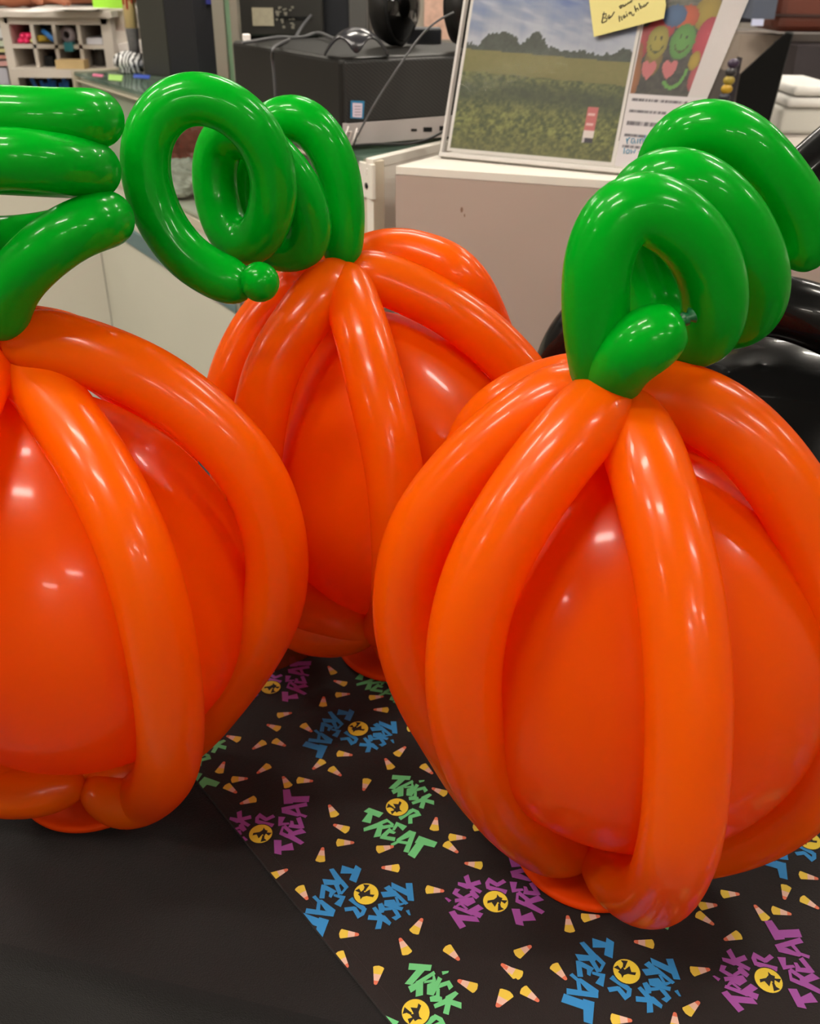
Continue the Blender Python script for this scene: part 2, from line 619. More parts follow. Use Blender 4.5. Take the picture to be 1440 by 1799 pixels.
# ------------------------------------------------------------------ balloon pumpkins
def pumpkin(name_label, C, top, bot, ball_c, ribs, stem, base_c, R=0.14, a=0.163, ct=0.207, cb=0.18, rr=0.0235, rs=0.019, mats=(None, None), stem_tip=True, ground=True, e=None, basemat=None, cat='balloon pumpkin', tip_ball=None):
    OR, GR = mats
    C, top, bot = V(C), V(top), V(bot)
    if e is None:
        e = empty('balloon_pumpkin', (base_c[0], base_c[1], 0), name_label, cat, 'balloon pumpkins on the table')

    def hit(u, v):
        d = ray(u, v)
        for c in (ct, cb):
            s = V((1 / a, 1 / a, 1 / c))
            o_ = V([x * y for x, y in zip(CAM - C, s)])
            q = V([x * y for x, y in zip(d, s)])
            A, B, D = q.dot(q), o_.dot(q), o_.dot(o_) - 1
            disc = B * B - A * D
            t = (-B - math.sqrt(disc)) / A if disc > 0 else -B / A
            P = CAM + d * t
            if (P.z >= C.z) == (c == ct):
                return P
        return P

    bm_ = MB().ball(ball_c, R, nu=96, nv=72)
    for q in bm_.v:
        h = (q.z - ball_c[2]) / R
        if h > 0:
            sh = 1 - 0.16 * h * h
            q.x = ball_c[0] + (q.x - ball_c[0]) * sh + (top.x - ball_c[0]) * 0.6 * h * h
            q.y = ball_c[1] + (q.y - ball_c[1]) * sh
            q.z = ball_c[2] + h * R * 1.25
    bm_.build('round_balloon', OR, e)
    for spec in ribs:
        pts = [top]
        ph0 = None
        for q in spec:
            if q[0] == 'p':
                ph0 = math.radians(q[1])
            elif q[0] == 'a':
                ph, th = math.radians(q[1]), math.radians(q[2])
                c = ct if th < math.pi / 2 else cb
                sh = math.cos(th)
                pts.append(C + V((a * math.sin(th) * math.cos(ph), a * math.sin(th) * math.sin(ph), c * math.cos(th))) + ((top - V((C.x, C.y, top.z))) * max(0, sh) ** 2 + (bot - V((C.x, C.y, bot.z))) * max(0, -sh) ** 2))
            elif len(q) == 3:
                pts.append(tz(q[0], q[1], q[2]))
            else:
                P = hit(*q) if ph0 is None else tp(q[0], q[1], C, V((-math.sin(ph0), math.cos(ph0), 0)))
                if ground:
                    P.z = max(P.z, rr * 0.98)
                pts.append(P)
        pts.append(bot)
        path = smooth_path(spline(pts, 0.005), 14)
        # even out how far the rib stands from the body, without shifting it sideways
        dirs, ts = [], []
        for P in path:
            d = P - CAM
            t = d.dot(fwd0)
            dirs.append(d / t)
            ts.append(t)
        for _ in range(22):
            ts = [ts[0]] + [(ts[i - 1] + ts[i] * 2 + ts[i + 1]) / 4 for i in range(1, len(ts) - 1)] + [ts[-1]]
        path = [CAM + d * t for d, t in zip(dirs, ts)]
        for P in path:
            if P.z < rr * 1.0:
                P.z = rr * 1.0
        path = smooth_path(path, 4)
        MB().tube(path, bubble_radii(path, rr, 0.035, 0.045, 0.25, 0.2, 0.04), 40).build('rib', ORANGE_RIB, e)
    if tip_ball:
        MB().ball(ty(*tip_ball), 0.0152, nu=40, nv=24).build('stem_tip', GR, e)
    # base: a flattened rounded dish the ribs are tied to
    if base_c is not None:
        bp = [(0.0005, 0.003), (0.05, 0.0035), (0.06, 0.003), (0.0645, 0.0055), (0.066, 0.0085), (0.0655, 0.0115), (0.062, 0.0125), (0.05, 0.0095), (0.02, 0.009), (0.0005, 0.009)]
        MB().lathe((base_c[0], base_c[1], -0.0035), (0, 0, 1), bp, 72, cap=False).build('base_dish', basemat or ORANGE_FLAT, e)
    for k, sp in enumerate(stem):
        pts = [ty(*q) for q in sp]
        path = smooth_path(spline(pts, 0.004), 10)
        st = MB().tube(path, bubble_radii(path, rs, 0.024, 0.024, 0.3, 0.12), 40).build('stem', GR, e)
        if stem_tip and k == 0:
            Pk = path[0]
            d = (path[0] - path[3]).normalized()
            MB().lathe(Pk - d * 0.001, d, [(0.0035, 0), (0.0028, 0.002), (0.004, 0.0035), (0.0042, 0.005), (0.0025, 0.0065), (0.0048, 0.009), (0.0044, 0.0095), (0.001, 0.008)], 20).build('knot', mat('dark green latex', (0.0, 0.08, 0.02), raw=True, rough=0.4), st)
    return e


# front right pumpkin
yF = 0.552
pumpkin('orange balloon pumpkin at front right, nearest one, green stem looping over three coils', (0.164, yF, 0.206), ty(1063, 702, 0.548), tz(1038, 1500, 0.03), (0.166, yF, 0.2075),
        [[('p', 185), (1020, 685), (950, 720), (870, 780), (800, 850), (738, 940), (715, 1040), (718, 1120), (745, 1210), (795, 1300), (850, 1390), (925, 1460)],
         [('p', 215), (1045, 725), (1005, 765), (950, 835), (890, 925), (842, 1025), (817, 1130), (815, 1240), (838, 1340), (888, 1425), (955, 1483), (1010, 1500, 0.028)],
         [(1088, 725), (1125, 780), (1153, 870), (1187, 1000), (1205, 1130), (1210, 1260), (1205, 1390), (1192, 1485), (1160, 1560, 0.11), (1118, 1568, 0.06), (1075, 1535, 0.036)],
         [('p', -22), (1110, 695), (1200, 700), (1290, 750), (1370, 838), (1432, 950), (1470, 1080), (1480, 1200), (1455, 1330), (1400, 1415), (1310, 1470), (1200, 1497), (1110, 1500, 0.026)],
         [('a', 35, 25), ('a', 36, 60), ('a', 36, 90), ('a', 36, 125), ('a', 36, 155)],
         [('a', 88, 25), ('a', 88, 60), ('a', 88, 90), ('a', 88, 125), ('a', 88, 155)],
         [(1008, 678), ('a', 145, 35), ('a', 140, 65), ('a', 138, 90), ('a', 138, 125), ('a', 140, 155)]],
        [[(1194, 566, 0.515), (1150, 590, 0.510), (1100, 625, 0.515), (1078, 655, 0.53), (1064, 688, 0.545)],
         [(1064, 688, 0.548), (1056, 640, 0.535), (1046, 560, 0.53), (1050, 460, 0.528), (1080, 385, 0.53), (1130, 362, 0.533), (1190, 392, 0.535), (1238, 450, 0.54), (1256, 520, 0.545), (1246, 580, 0.555), (1210, 595, 0.575), (1160, 555, 0.60), (1125, 480, 0.61), (1110, 400, 0.605), (1120, 350, 0.595), (1160, 318, 0.585), (1220, 325, 0.58), (1285, 380, 0.58), (1325, 455, 0.585), (1332, 520, 0.60), (1305, 560, 0.62), (1250, 560, 0.65), (1190, 480, 0.67), (1165, 380, 0.67), (1165, 300, 0.66), (1190, 250, 0.65), (1240, 228, 0.64), (1300, 250, 0.635), (1360, 310, 0.635), (1405, 380, 0.64), (1412, 440, 0.645), (1400, 468, 0.65)]],
        V((0.157, 0.549, 0)), rs=0.0195, mats=(ORANGE, GREEN))
# middle pumpkin
yM = 0.84
pumpkin('orange balloon pumpkin in the middle, set back against the beige counter', (-0.017, yM, 0.206), ty(602, 482, 0.835), tz(660, 1112, 0.055), (-0.005, yM, 0.196),
        [[(545, 495), (480, 540), (425, 625), (400, 710), ('a', 178, 80), ('a', 180, 110), ('a', 190, 145)],
         [('p', 217), (565, 515), (525, 570), (477, 650), (452, 760), (445, 880), (455, 980), (486, 1030), (555, 1074), (620, 1100, 0.065)],
         [(612, 515), (636, 585), (665, 700), (688, 800), (700, 900), (702, 1000), (692, 1065, 0.12), (674, 1108, 0.07)],
         [('p', -8), (640, 480), (700, 500), (790, 545), (870, 608), (935, 685), (975, 780), (985, 880), (960, 980), ('a', 320, 150)],
         [(635, 462), (680, 445), (745, 455), (820, 505), ('a', 40, 75), ('a', 42, 100), ('a', 45, 130), ('a', 50, 155)],
         [('a', 120, 25), ('a', 125, 60), ('a', 125, 90), ('a', 125, 125), ('a', 125, 155)]],
        [[(442, 499, 0.72), (420, 500, 0.72), (380, 485, 0.722), (325, 448, 0.725), (280, 385, 0.73), (256, 310, 0.735), (260, 240, 0.74), (295, 188, 0.745), (345, 172, 0.75), (400, 188, 0.752), (450, 232, 0.755), (479, 300, 0.76), (478, 365, 0.765), (455, 418, 0.775), (420, 428, 0.785), (390, 385, 0.80), (376, 310, 0.81), (388, 250, 0.81), (425, 232, 0.80), (466, 262, 0.795), (515, 315, 0.797), (542, 375, 0.80), (540, 430, 0.805), (490, 440, 0.82), (450, 410, 0.84), (432, 340, 0.85), (440, 270, 0.85), (475, 220, 0.845), (525, 207, 0.84), (568, 245, 0.838), (596, 310, 0.837), (604, 385, 0.836), (600, 440, 0.836), (598, 470, 0.838)]],
        V((-0.012, 0.823, 0)), rs=0.0185, mats=(ORANGE, GREEN), stem_tip=False, tip_ball=(456, 496, 0.714))
# left pumpkin
yL = 0.625
pumpkin('orange balloon pumpkin at the left edge, standing on the plain black cloth', (-0.268, yL, 0.206), ty(2, 592, 0.62), tz(150, 1372, 0.045), (-0.268, yL, 0.203),
        [[('p', -50), (30, 620), (78, 685), (150, 790), (205, 890), (247, 990), (276, 1100), (293, 1200), (300, 1290), (290, 1360), (252, 1408), (208, 1412, 0.03), (175, 1390, 0.037)],
         [('p', -5), (30, 600), (100, 605), (180, 630), (270, 670), (350, 730), (430, 812), (473, 900), (488, 1000), (475, 1080), (440, 1150), (390, 1220), (330, 1290), (240, 1352, 0.035)],
         [(-20, 620), (-70, 720), (-130, 900), (-150, 1050), (-130, 1200), (-85, 1325, 0.075), (-15, 1386, 0.045), (60, 1388, 0.042), (110, 1380, 0.043)],
         [('a', 185, 25), ('a', 185, 60), ('a', 185, 90), ('a', 185, 125), ('a', 190, 155)],
         [('a', 120, 25), ('a', 120, 60), ('a', 120, 90), ('a', 120, 125), ('a', 120, 155)],
         [('a', 70, 25), ('a', 72, 60), ('a', 74, 90), ('a', 72, 125), ('a', 70, 155)]],
        [[(-110, 205, 0.69), (-60, 205, 0.71), (20, 216, 0.715), (110, 214, 0.70), (158, 211, 0.68), (170, 209, 0.655), (155, 209, 0.635), (90, 209, 0.625), (0, 205, 0.62), (-90, 209, 0.62), (-150, 235, 0.64), (-140, 270, 0.68), (-70, 292, 0.705), (20, 298, 0.71), (110, 302, 0.70), (152, 302, 0.67), (165, 299, 0.645), (145, 294, 0.62), (70, 284, 0.60), (0, 278, 0.595), (-90, 300, 0.60), (-150, 345, 0.63), (-130, 395, 0.68), (-60, 420, 0.70), (20, 424, 0.70), (110, 412, 0.69), (165, 394, 0.665), (188, 385, 0.64), (180, 388, 0.615), (130, 405, 0.60), (72, 447, 0.595), (25, 497, 0.60), (2, 555, 0.61), (0, 582, 0.618)]],
        V((-0.285, 0.622, 0)), rs=0.018, mats=(ORANGE, GREEN), stem_tip=False)


o = MB().frame(tz(112, 1400, 0.0105), V((0.03, 0.004, 0)), V((-0.004, 0.022, 0.004)), V((0, 0, 0.0008))).build('tape_tab', PAPER)
tag(o, 'small white tape tab showing under the left pumpkin, on its base', 'tape')


# ------------------------------------------------------------------ black balloon sculpture behind the front pumpkin
def black_sculpture():
    bc = V((0.385, 0.90, 0.165))
    e = empty('balloon_spider', (bc.x, bc.y, 0), 'large black balloon figure with round body and long arms, behind right pumpkin', 'balloon figure')
    MB().ball(bc, 0.165, nu=96, nv=64).build('round_balloon', BLACKL, e)
    yb = 0.93
    for sp, r in (([(1235, 545, 0.9), (1330, 535, 0.86), (1440, 560, 0.84), (1560, 640, 0.83), (1640, 800, 0.84), (1660, 980, 0.86)], 0.029),
                  ([(1230, 540, 0.93), (1130, 530, 0.93), (1040, 570, 0.93), (993, 650, 0.93), (990, 760, 0.93), (1010, 860, 0.93)], 0.034),
                  ([(1180, 560, 0.98), (1100, 600, 1.0), (1060, 660, 1.0), (1050, 740, 1.0)], 0.03)):
        path = smooth_path(spline([ty(*q) for q in sp], 0.005), 12)
        MB().tube(path, bubble_radii(path, r, 0.035, 0.035, 0.3, 0.3), 40).build('body_segment', BLACKL, e)
    path = smooth_path(spline([ty(*q) for q in ((1300, 420, 0.93), (1350, 352, 0.93), (1410, 300, 0.94), (1480, 240, 0.95), (1560, 190, 0.96))], 0.005), 12)
    MB().tube(path, bubble_radii(path, 0.0215, 0.03, 0.03, 0.3, 0.3), 40).build('arm', BLACKL, e)


black_sculpture()


def ink(c):
    t = max(0, min(1, (min(c) - 165) / 40))
    return 0.56 + 0.22 * t * t * (3 - 2 * t)


# ------------------------------------------------------------------ painted print: a grid with one colour per vertex
def picture(P, ex, ey, nx, ny, fn, thick=0.0006):
    """Printed sheet: front grid carrying the print, white back. Returns MB and colours."""
    P, ex, ey = V(P), V(ex), V(ey)
    n = ex.cross(ey).normalized()
    if n.dot(CAM - P) < 0:
        n = -n
    vs = [P + ex * (i / nx) + ey * (j / ny) + n * thick for j in range(ny + 1) for i in range(nx + 1)]
    fs = [(j * (nx + 1) + i, j * (nx + 1) + i + 1, (j + 1) * (nx + 1) + i + 1, (j + 1) * (nx + 1) + i) for j in range(ny) for i in range(nx)]
    if ex.cross(ey).dot(n) < 0:
        fs = [f[::-1] for f in fs]
    cols = [fn(i / nx, j / ny) for j in range(ny + 1) for i in range(nx + 1)]
    mb = MB().add(vs, fs, 0)
    mb.frame(P, ex, ey, n * (thick * 0.6), 1)
    return mb, cols


def print_mat():
    if 'printed ink' in MC:
        return MC['printed ink']
    m = mat('printed ink', (200, 200, 200), rough=0.5)
    nt = m.node_tree
    at = nt.nodes.new('ShaderNodeAttribute')
    at.attribute_name = 'ink'
    nt.links.new(at.outputs['Color'], nt.nodes['Principled BSDF'].inputs['Base Color'])
    return m


def build_picture(name, args, parent=None):
    mb, cols = picture(*args)
    o = mb.build(name, [print_mat(), PAPER], parent)
    at = o.data.color_attributes.new('ink', 'FLOAT_COLOR', 'POINT')
    for i in range(len(o.data.vertices)):
        c = cols[i] if i < len(cols) else (230, 225, 220)
        at.data[i].color = (*[x * ink(c) for x in lin(c)], 1)
    return o


def hsh(i, j, k=0):
    x = math.sin(i * 127.1 + j * 311.7 + k * 74.7) * 43758.5453
    return x - math.floor(x)


def vn(x, y, k=0):
    i, j = math.floor(x), math.floor(y)
    fx, fy = x - i, y - j
    fx, fy = fx * fx * (3 - 2 * fx), fy * fy * (3 - 2 * fy)
    return (hsh(i, j, k) * (1 - fx) + hsh(i + 1, j, k) * fx) * (1 - fy) + (hsh(i, j + 1, k) * (1 - fx) + hsh(i + 1, j + 1, k) * fx) * fy


def fbm(x, y, k=0):
    return (vn(x, y, k) * 0.5 + vn(x * 2.1, y * 2.1, k + 1) * 0.27 + vn(x * 4.3, y * 4.3, k + 2) * 0.15 + vn(x * 8.7, y * 8.7, k + 3) * 0.08)


def mixc(a, b, t):
    t = max(0, min(1, t))
    return tuple(x + (y - x) * t for x, y in zip(a, b))


# ------------------------------------------------------------------ counter with sign
CZ = 0.40
CA = tz(695, 292, CZ)
CDIR = V((0.9575, -0.288, 0))
CBK = V((0.557, 0.83, 0))


def counter():
    e = empty('service_counter', (CA.x + 0.5, CA.y, FLOOR), 'pinkish beige service counter with a white top, behind the middle pumpkin', 'counter')
    A = V((CA.x, CA.y, FLOOR))
    B = A + CDIR * 1.5
    Cc = B + V((0.288, 0.9575, 0)) * 0.35
    D = A + CBK * 0.36
    inn = 0.004
    MB().prism([A, B, Cc, D], (0, 0, CZ - FLOOR - 0.012)).build('front_panel', TAN, e)
    MB().prism([V((q.x, q.y, CZ - 0.0118)) for q in (A, B, Cc, D)], (0, 0, 0.0118)).build('counter_top', WHITE, e, bevel=0.001)
    # small scuffs on the front
    n = V((CDIR.y, -CDIR.x, 0))
    sc = MB()
    for (u, v, w_, h_) in ((811, 369, 0.004, 0.008), (816, 379, 0.002, 0.005)):
        P = tp(u, v, A, n) + n * 0.0006
        sc.poly([P + CDIR * (w_ * 0.5 * math.cos(t)) + V((0, 0, h_ * 0.5 * math.sin(t))) for t in [k * math.pi / 5 for k in range(10)]], 0)
    sc.build('scuff', mat('brown scuff', (120, 92, 76), rough=0.8), e)


counter()

SB = tz(778, 272, CZ + 0.005)
SD = V((0.9013, -0.433, 0))
PH = math.radians(20)
SU = V((0.433 * math.sin(PH), 0.9013 * math.sin(PH), math.cos(PH)))
SNm = SD.cross(SU).normalized()
if SNm.y > 0:
    SNm = -SNm


def st(u, v):
    q = tp(u, v, SB, SNm) - SB
    return q.dot(SD), q.dot(SU)


def sp(s, t, n=0.0):
    return SB + SD * s + SU * t + SNm * n


def sign():
    W, Hh = 0.42, 0.29
    e = empty('sign_holder', sp(W / 2, 0), 'clear acrylic slanted sign holder standing on the white counter top', 'sign holder')
    AC = mat('clear acrylic', (30, 30, 30), rough=0.02, alpha=0.03, spec=0.05, tint=(0.97, 0.97, 0.97))
    ACE = mat('frosted acrylic edge', (205, 200, 196), rough=0.3, alpha=0.75)
    ra, rb = st(1319, 0), st(1244, 178)
    kk = (ra[0] - rb[0]) / (ra[1] - rb[1])
    wt_, wb_ = rb[0] + kk * (Hh - rb[1]), rb[0] + kk * (0.002 - rb[1])
    for nm, n0, th in (('front_pane', 0.004, 0.002), ('back_pane', -0.003, -0.0025)):
        MB().prism([sp(0, 0.002, n0), sp(wb_, 0.002, n0), sp(wt_, Hh, n0), sp(0, Hh, n0)], SNm * th).build(nm, AC, e)
    W = wb_
    MB().frame(sp(-0.004, 0, -0.005), SD * 0.004, SU * (Hh + 0.004), SNm * 0.011).build('side_edge', ACE, e, bevel=0.0008)
    MB().frame(sp(-0.004, -0.004, -0.02), SD * (W + 0.004), SU * 0.006, SNm * 0.028).build('foot', ACE, e, bevel=0.001)
    hl, hr = st(815, 86), st(1123, 113)
    signp = (st(1033, 188), st(1055, 255))

    # field photo sheet
    s0, t0 = 0.006, 0.006
    s1 = st(1078, 292)[0]
    w1, h1 = s1 - s0, 0.279

    def field(a, b):
        s, t = s0 + a * w1, t0 + b * h1
        if a < 0.02 or a > 0.985 or b < 0.012:
            return (228, 222, 216)
        hz = hl[1] + (hr[1] - hl[1]) * (s - hl[0]) / (hr[0] - hl[0])
        x = a * 10
        tree = 0.008 + 0.016 * math.exp(-(abs(a - 0.22) / 0.10) ** 4) + 0.021 * math.exp(-(abs(a - 0.43) / 0.062) ** 3) + 0.004 * math.exp(-((a - 0.32) / 0.05) ** 2) + 0.009 * math.exp(-((a - 0.95) / 0.08) ** 2) + 0.010 * (fbm(a * 26, 2, 6) - 0.5) + 0.005 * (vn(a * 90, 5, 8) - 0.5)
        d = t - hz
        if d > tree + 0.0012 * vn(x * 30, 4, 9):
            cl = fbm(a * 4 + b * 2, b * 16 + a * 3, 11)
            c = mixc((92, 120, 190), (184, 192, 216), (cl - 0.3) * 2.4)
            return mixc((190, 194, 206), c, (d - tree) * 16)
        if d > 0:
            return mixc((48, 56, 40), (84, 92, 78), fbm(a * 60, b * 60, 21) * 1.0 + max(0, (0.012 - d)) * 20)
        g = fbm(a * 60, b * 72, 31)
        g2 = fbm(a * 5 + 3, b * 9, 41)
        c = mixc((66, 76, 24), (158, 160, 84), (g - 0.5) * 1.9 + 0.5)
        if d > -0.03:
            c = mixc((134, 130, 62), (150, 140, 76), g)
        dark = math.exp(-((d + 0.055) / 0.018) ** 2) * (0.4 + 1.0 * g2)
        c = mixc(c, (62, 72, 44), dark * 0.8)
        low = max(0, min(1, (-d - 0.10) / 0.05))
        c = mixc(c, mixc((118, 106, 74), (88, 88, 48), g), low * 0.6)
        # yard sign
        (sa, ta), (sb, tb) = signp
        if sa < s < sa + 0.0165 and tb - 0.0 < t < ta:
            k = (t - tb) / (ta - tb)
            if k > 0.36:
                c = (226, 120, 118) if (int(k * 16) % 4) or abs(s - sa - 0.008) > 0.005 else (240, 190, 186)
            elif k > 0.14:
                c = (226, 212, 208)
            else:
                c = (60, 52, 66) if 0.25 < (s - sa) / 0.0165 < 0.95 else (200, 190, 190)
        return c
    o = build_picture('photo_sheet', (sp(s0, t0, 0.0012), SD * w1, SU * h1, 150, 170, field))
    tag(o, 'printed photo sheet of a green field with tree line and pink yard sign', 'printed sheet')

    # second sheet with balloon photo and typed lines
    q0, q1 = s1 + 0.001, None
    # leans a little more: right margin follows its own slant
    b0 = st(1240, 178)[0]
    pb = st(1118, 165)[1]
    c_l, c_r = st(1135, 60)[0], st(1272, 30)[0]
    h2 = 0.279
    # its right-hand edge slants inward towards the bottom, as the paper curls away
    rtop, rbot = st(1315, 0), st(1240, 178)
    k = (rtop[0] - rbot[0]) / (rtop[1] - rbot[1])

    def balloons(a, b):
        t = t0 + b * h2
        redge = rbot[0] + k * (t - rbot[1])
        s = q0 + a * (redge - q0)
        if t < pb:
            # typed rows of small dark script
            r = (pb - t) / 0.0155
            fr = r - math.floor(r)
            if r < 4.6 and 0.35 < fr < 0.62 and a < (0.78, 0.55, 0.6, 0.62, 0.4)[int(r)] and a > 0.05:
                return mixc((205, 198, 200), (110, 104, 112), hsh(int(a * 60), int(r), 3) * 1.3)
            return (226, 219, 221)
        xr = 0.76
        if a > xr or a < 0.012:
            return (216, 208, 206)
        x, y = a / xr, (t - pb)
        c = mixc((44, 44, 40), (104, 96, 84), fbm(x * 14, y * 200, 55))
        if y > 0.105:
            c = mixc((70, 74, 64), (150, 140, 126), fbm(x * 12, y * 260, 57))
        blobs = [(0.85, 0.105, 0.17, 0.022, (186, 158, 52)), (0.60, 0.098, 0.16, 0.016, (220, 96, 50)), (0.05, 0.064, 0.11, 0.022, (188, 60, 64)), (0.28, 0.082, 0.20, 0.014, (200, 62, 68)), (0.43, 0.10, 0.16, 0.014, (74, 112, 160)), (0.04, 0.035, 0.07, 0.03, (176, 108, 60)),
                 (0.95, 0.072, 0.15, 0.028, (214, 64, 84)), (0.28, 0.045, 0.13, 0.022, (150, 124, 62)), (0.03, 0.02, 0.1, 0.03, (180, 110, 60)), (0.99, 0.025, 0.09, 0.018, (206, 92, 96)), (0.9, 0.045, 0.08, 0.012, (200, 168, 50)),
                 (0.28, 0.066, 0.155, 0.0215, (184, 168, 62)), (0.64, 0.068, 0.175, 0.0225, (106, 172, 76))]
        for cx, cy, rx, ry, col in blobs:
            d = ((x - cx) / rx) ** 2 + ((y - cy) / ry) ** 2
            if d < 1:
                c = mixc(col, tuple(v * 0.85 for v in col), d)
        for cx, cy in ((0.28, 0.066), (0.64, 0.068)):
            for ex_ in (-0.045, 0.045):
                if ((x - cx - ex_) / 0.014) ** 2 + ((y - cy - 0.006) / 0.0028) ** 2 < 1:
                    c = (70, 74, 40)
            d = math.hypot((x - cx) / 0.105, (y - cy) / 0.013)
            if 0.88 < d < 1.06 and y < cy - 0.004:
                c = (86, 92, 42)
        for cx, cy in ((0.24, 0.028), (0.56, 0.030)):
            X, Y = (x - cx) / 0.11, (y - cy) / 0.0125
            if (X * X + Y * Y - 0.7) ** 3 - X * X * Y ** 3 * 1.5 < 0:
                c = (226, 124, 126)
        d = math.hypot((x - 0.66) / 0.17, (y - 0.030) / 0.020)
        if 0.85 < d < 1.12 and (x > 0.66 or y < 0.018) and y < 0.035:
            c = (112, 176, 78)
        return c
    # custom grid following the slanted margin
    nx, ny = 84, 150
    vs, cols = [], []
    for j in range(ny + 1):
        t = t0 + h2 * j / ny
        redge = rbot[0] + k * (t - rbot[1])
        for i in range(nx + 1):
            vs.append(sp(q0 + (redge - q0) * i / nx, t, 0.0006))
            cols.append(balloons(i / nx, j / ny))
    fs = [(j * (nx + 1) + i, j * (nx + 1) + i + 1, (j + 1) * (nx + 1) + i + 1, (j + 1) * (nx + 1) + i) for j in range(ny) for i in range(nx)]
    mb = MB().add(vs, fs, 0)
    cr = [vs[0], vs[nx], vs[-1], vs[-1 - nx]]
    mb.prism([p - SNm * 0.0004 for p in cr], SNm * 0.0003, 1)
    # handwriting in blue marker
    X0, Y0, SC = 1040, 0, 3.6
    strokes = ['218,878 222,912;222,895 232,876 242,874', '268,880 252,878 246,905 258,912 270,885 272,912', '290,880 286,912;294,864 294,867', '302,880 304,912;304,895 316,878 324,884 322,912', '336,858 332,910 348,905 352,885 334,890',
               '205,938 200,975', '226,948 216,960 222,975 234,968 236,952 226,948', '246,948 248,974 258,958 264,974 274,948', '292,962 318,960']
    for stx in strokes:
        for line in stx.split(';'):
            pts = [V(tp(X0 + float(p.split(',')[0]) / SC, Y0 + float(p.split(',')[1]) / SC, SB, SNm)) + SNm * 0.0009 for p in line.split()]
            mb.tube(pts, 0.0007, 6, 2)
    o = mb.build('flyer_sheet', [print_mat(), PAPER, mat('blue marker ink', (40, 130, 165), rough=0.6)])
    at = o.data.color_attributes.new('ink', 'FLOAT_COLOR', 'POINT')
    for i in range(len(o.data.vertices)):
        c = cols[i] if i < len(cols) else (230, 225, 220)
        at.data[i].color = (*[x * ink(c) for x in lin(c)], 1)
    tag(o, 'printed flyer with smiling balloons photo, typed lines and blue handwriting', 'printed sheet')

    # sticky note with handwriting
    nn = 0.0075
    cs = [tp(1046, 70, SB, SNm), tp(1168, 38, SB, SNm), tp(1172, 15, SB, SNm), tp(1160, -75, SB, SNm), tp(1030, -50, SB, SNm)]
    YN = mat('yellow note paper', (228, 216, 140), rough=0.75, k=0.75)
    mb = MB().prism([c + SNm * (nn + (0.003 if i < 3 else 0)) for i, c in enumerate(cs)], SNm * 0.0003, 0)
    hand = ['195,150 180,210 172,260;180,175 215,168 215,195 190,212 226,215 215,245 175,264', '236,212 257,196 246,180 232,200 242,222 268,198 298,148', '366,82 349,98 357,116 375,100 366,84 386,84', '388,76 392,97 407,84 410,66 414,86', '425,76 440,50 446,66 460,40 466,55 478,10',
            '345,190 351,250;348,216 366,195 376,236', '385,206 402,196 396,181 385,196 396,216 413,192', '420,170 426,196;414,150 417,154', '456,150 440,165 451,176 465,150 477,186 491,190 496,168', '500,90 516,150;512,130 531,110 541,136', '545,65 561,120 582,100 562,90', '592,80 590,101 611,90 602,75', '615,86 625,62 642,58', '205,-5 215,14 240,4']
    for stx in hand:
        for line in stx.split(';'):
            pts = [tp(1030 + float(p.split(',')[0]) / 5.76, float(p.split(',')[1]) / 5.76, SB, SNm) + SNm * (nn + 0.0028) for p in line.split()]
            mb.tube(pts, 0.00075, 6, 1)
    o = mb.build('sticky_note', [YN, mat('black pen ink', (44, 38, 34), rough=0.6)])
    tag(o, 'yellow sticky note with handwriting "Be our neighbor" stuck on the sign holder', 'sticky note')


sign()

# ------------------------------------------------------------------ glass display case
N0 = tz(655, 283, CZ)
F0 = tz(130, 127, CZ)
ED = (F0 - N0).normalized()
EN = V((-ED.y, ED.x, 0))
if EN.x < 0:
    EN = -EN                       # into the case
FN = -EN                           # face normal towards the viewer's side
CS = V((0.557, 0.83, 0)).normalized()
CL_ = (F0 - N0).length


def cp(s, z, d=0.0):
    q = N0 + ED * s + EN * d
    return V((q.x, q.y, z))


def fc(u, v):
    q = tp(u, v, N0, EN)
    return (q - N0).dot(ED), q.z


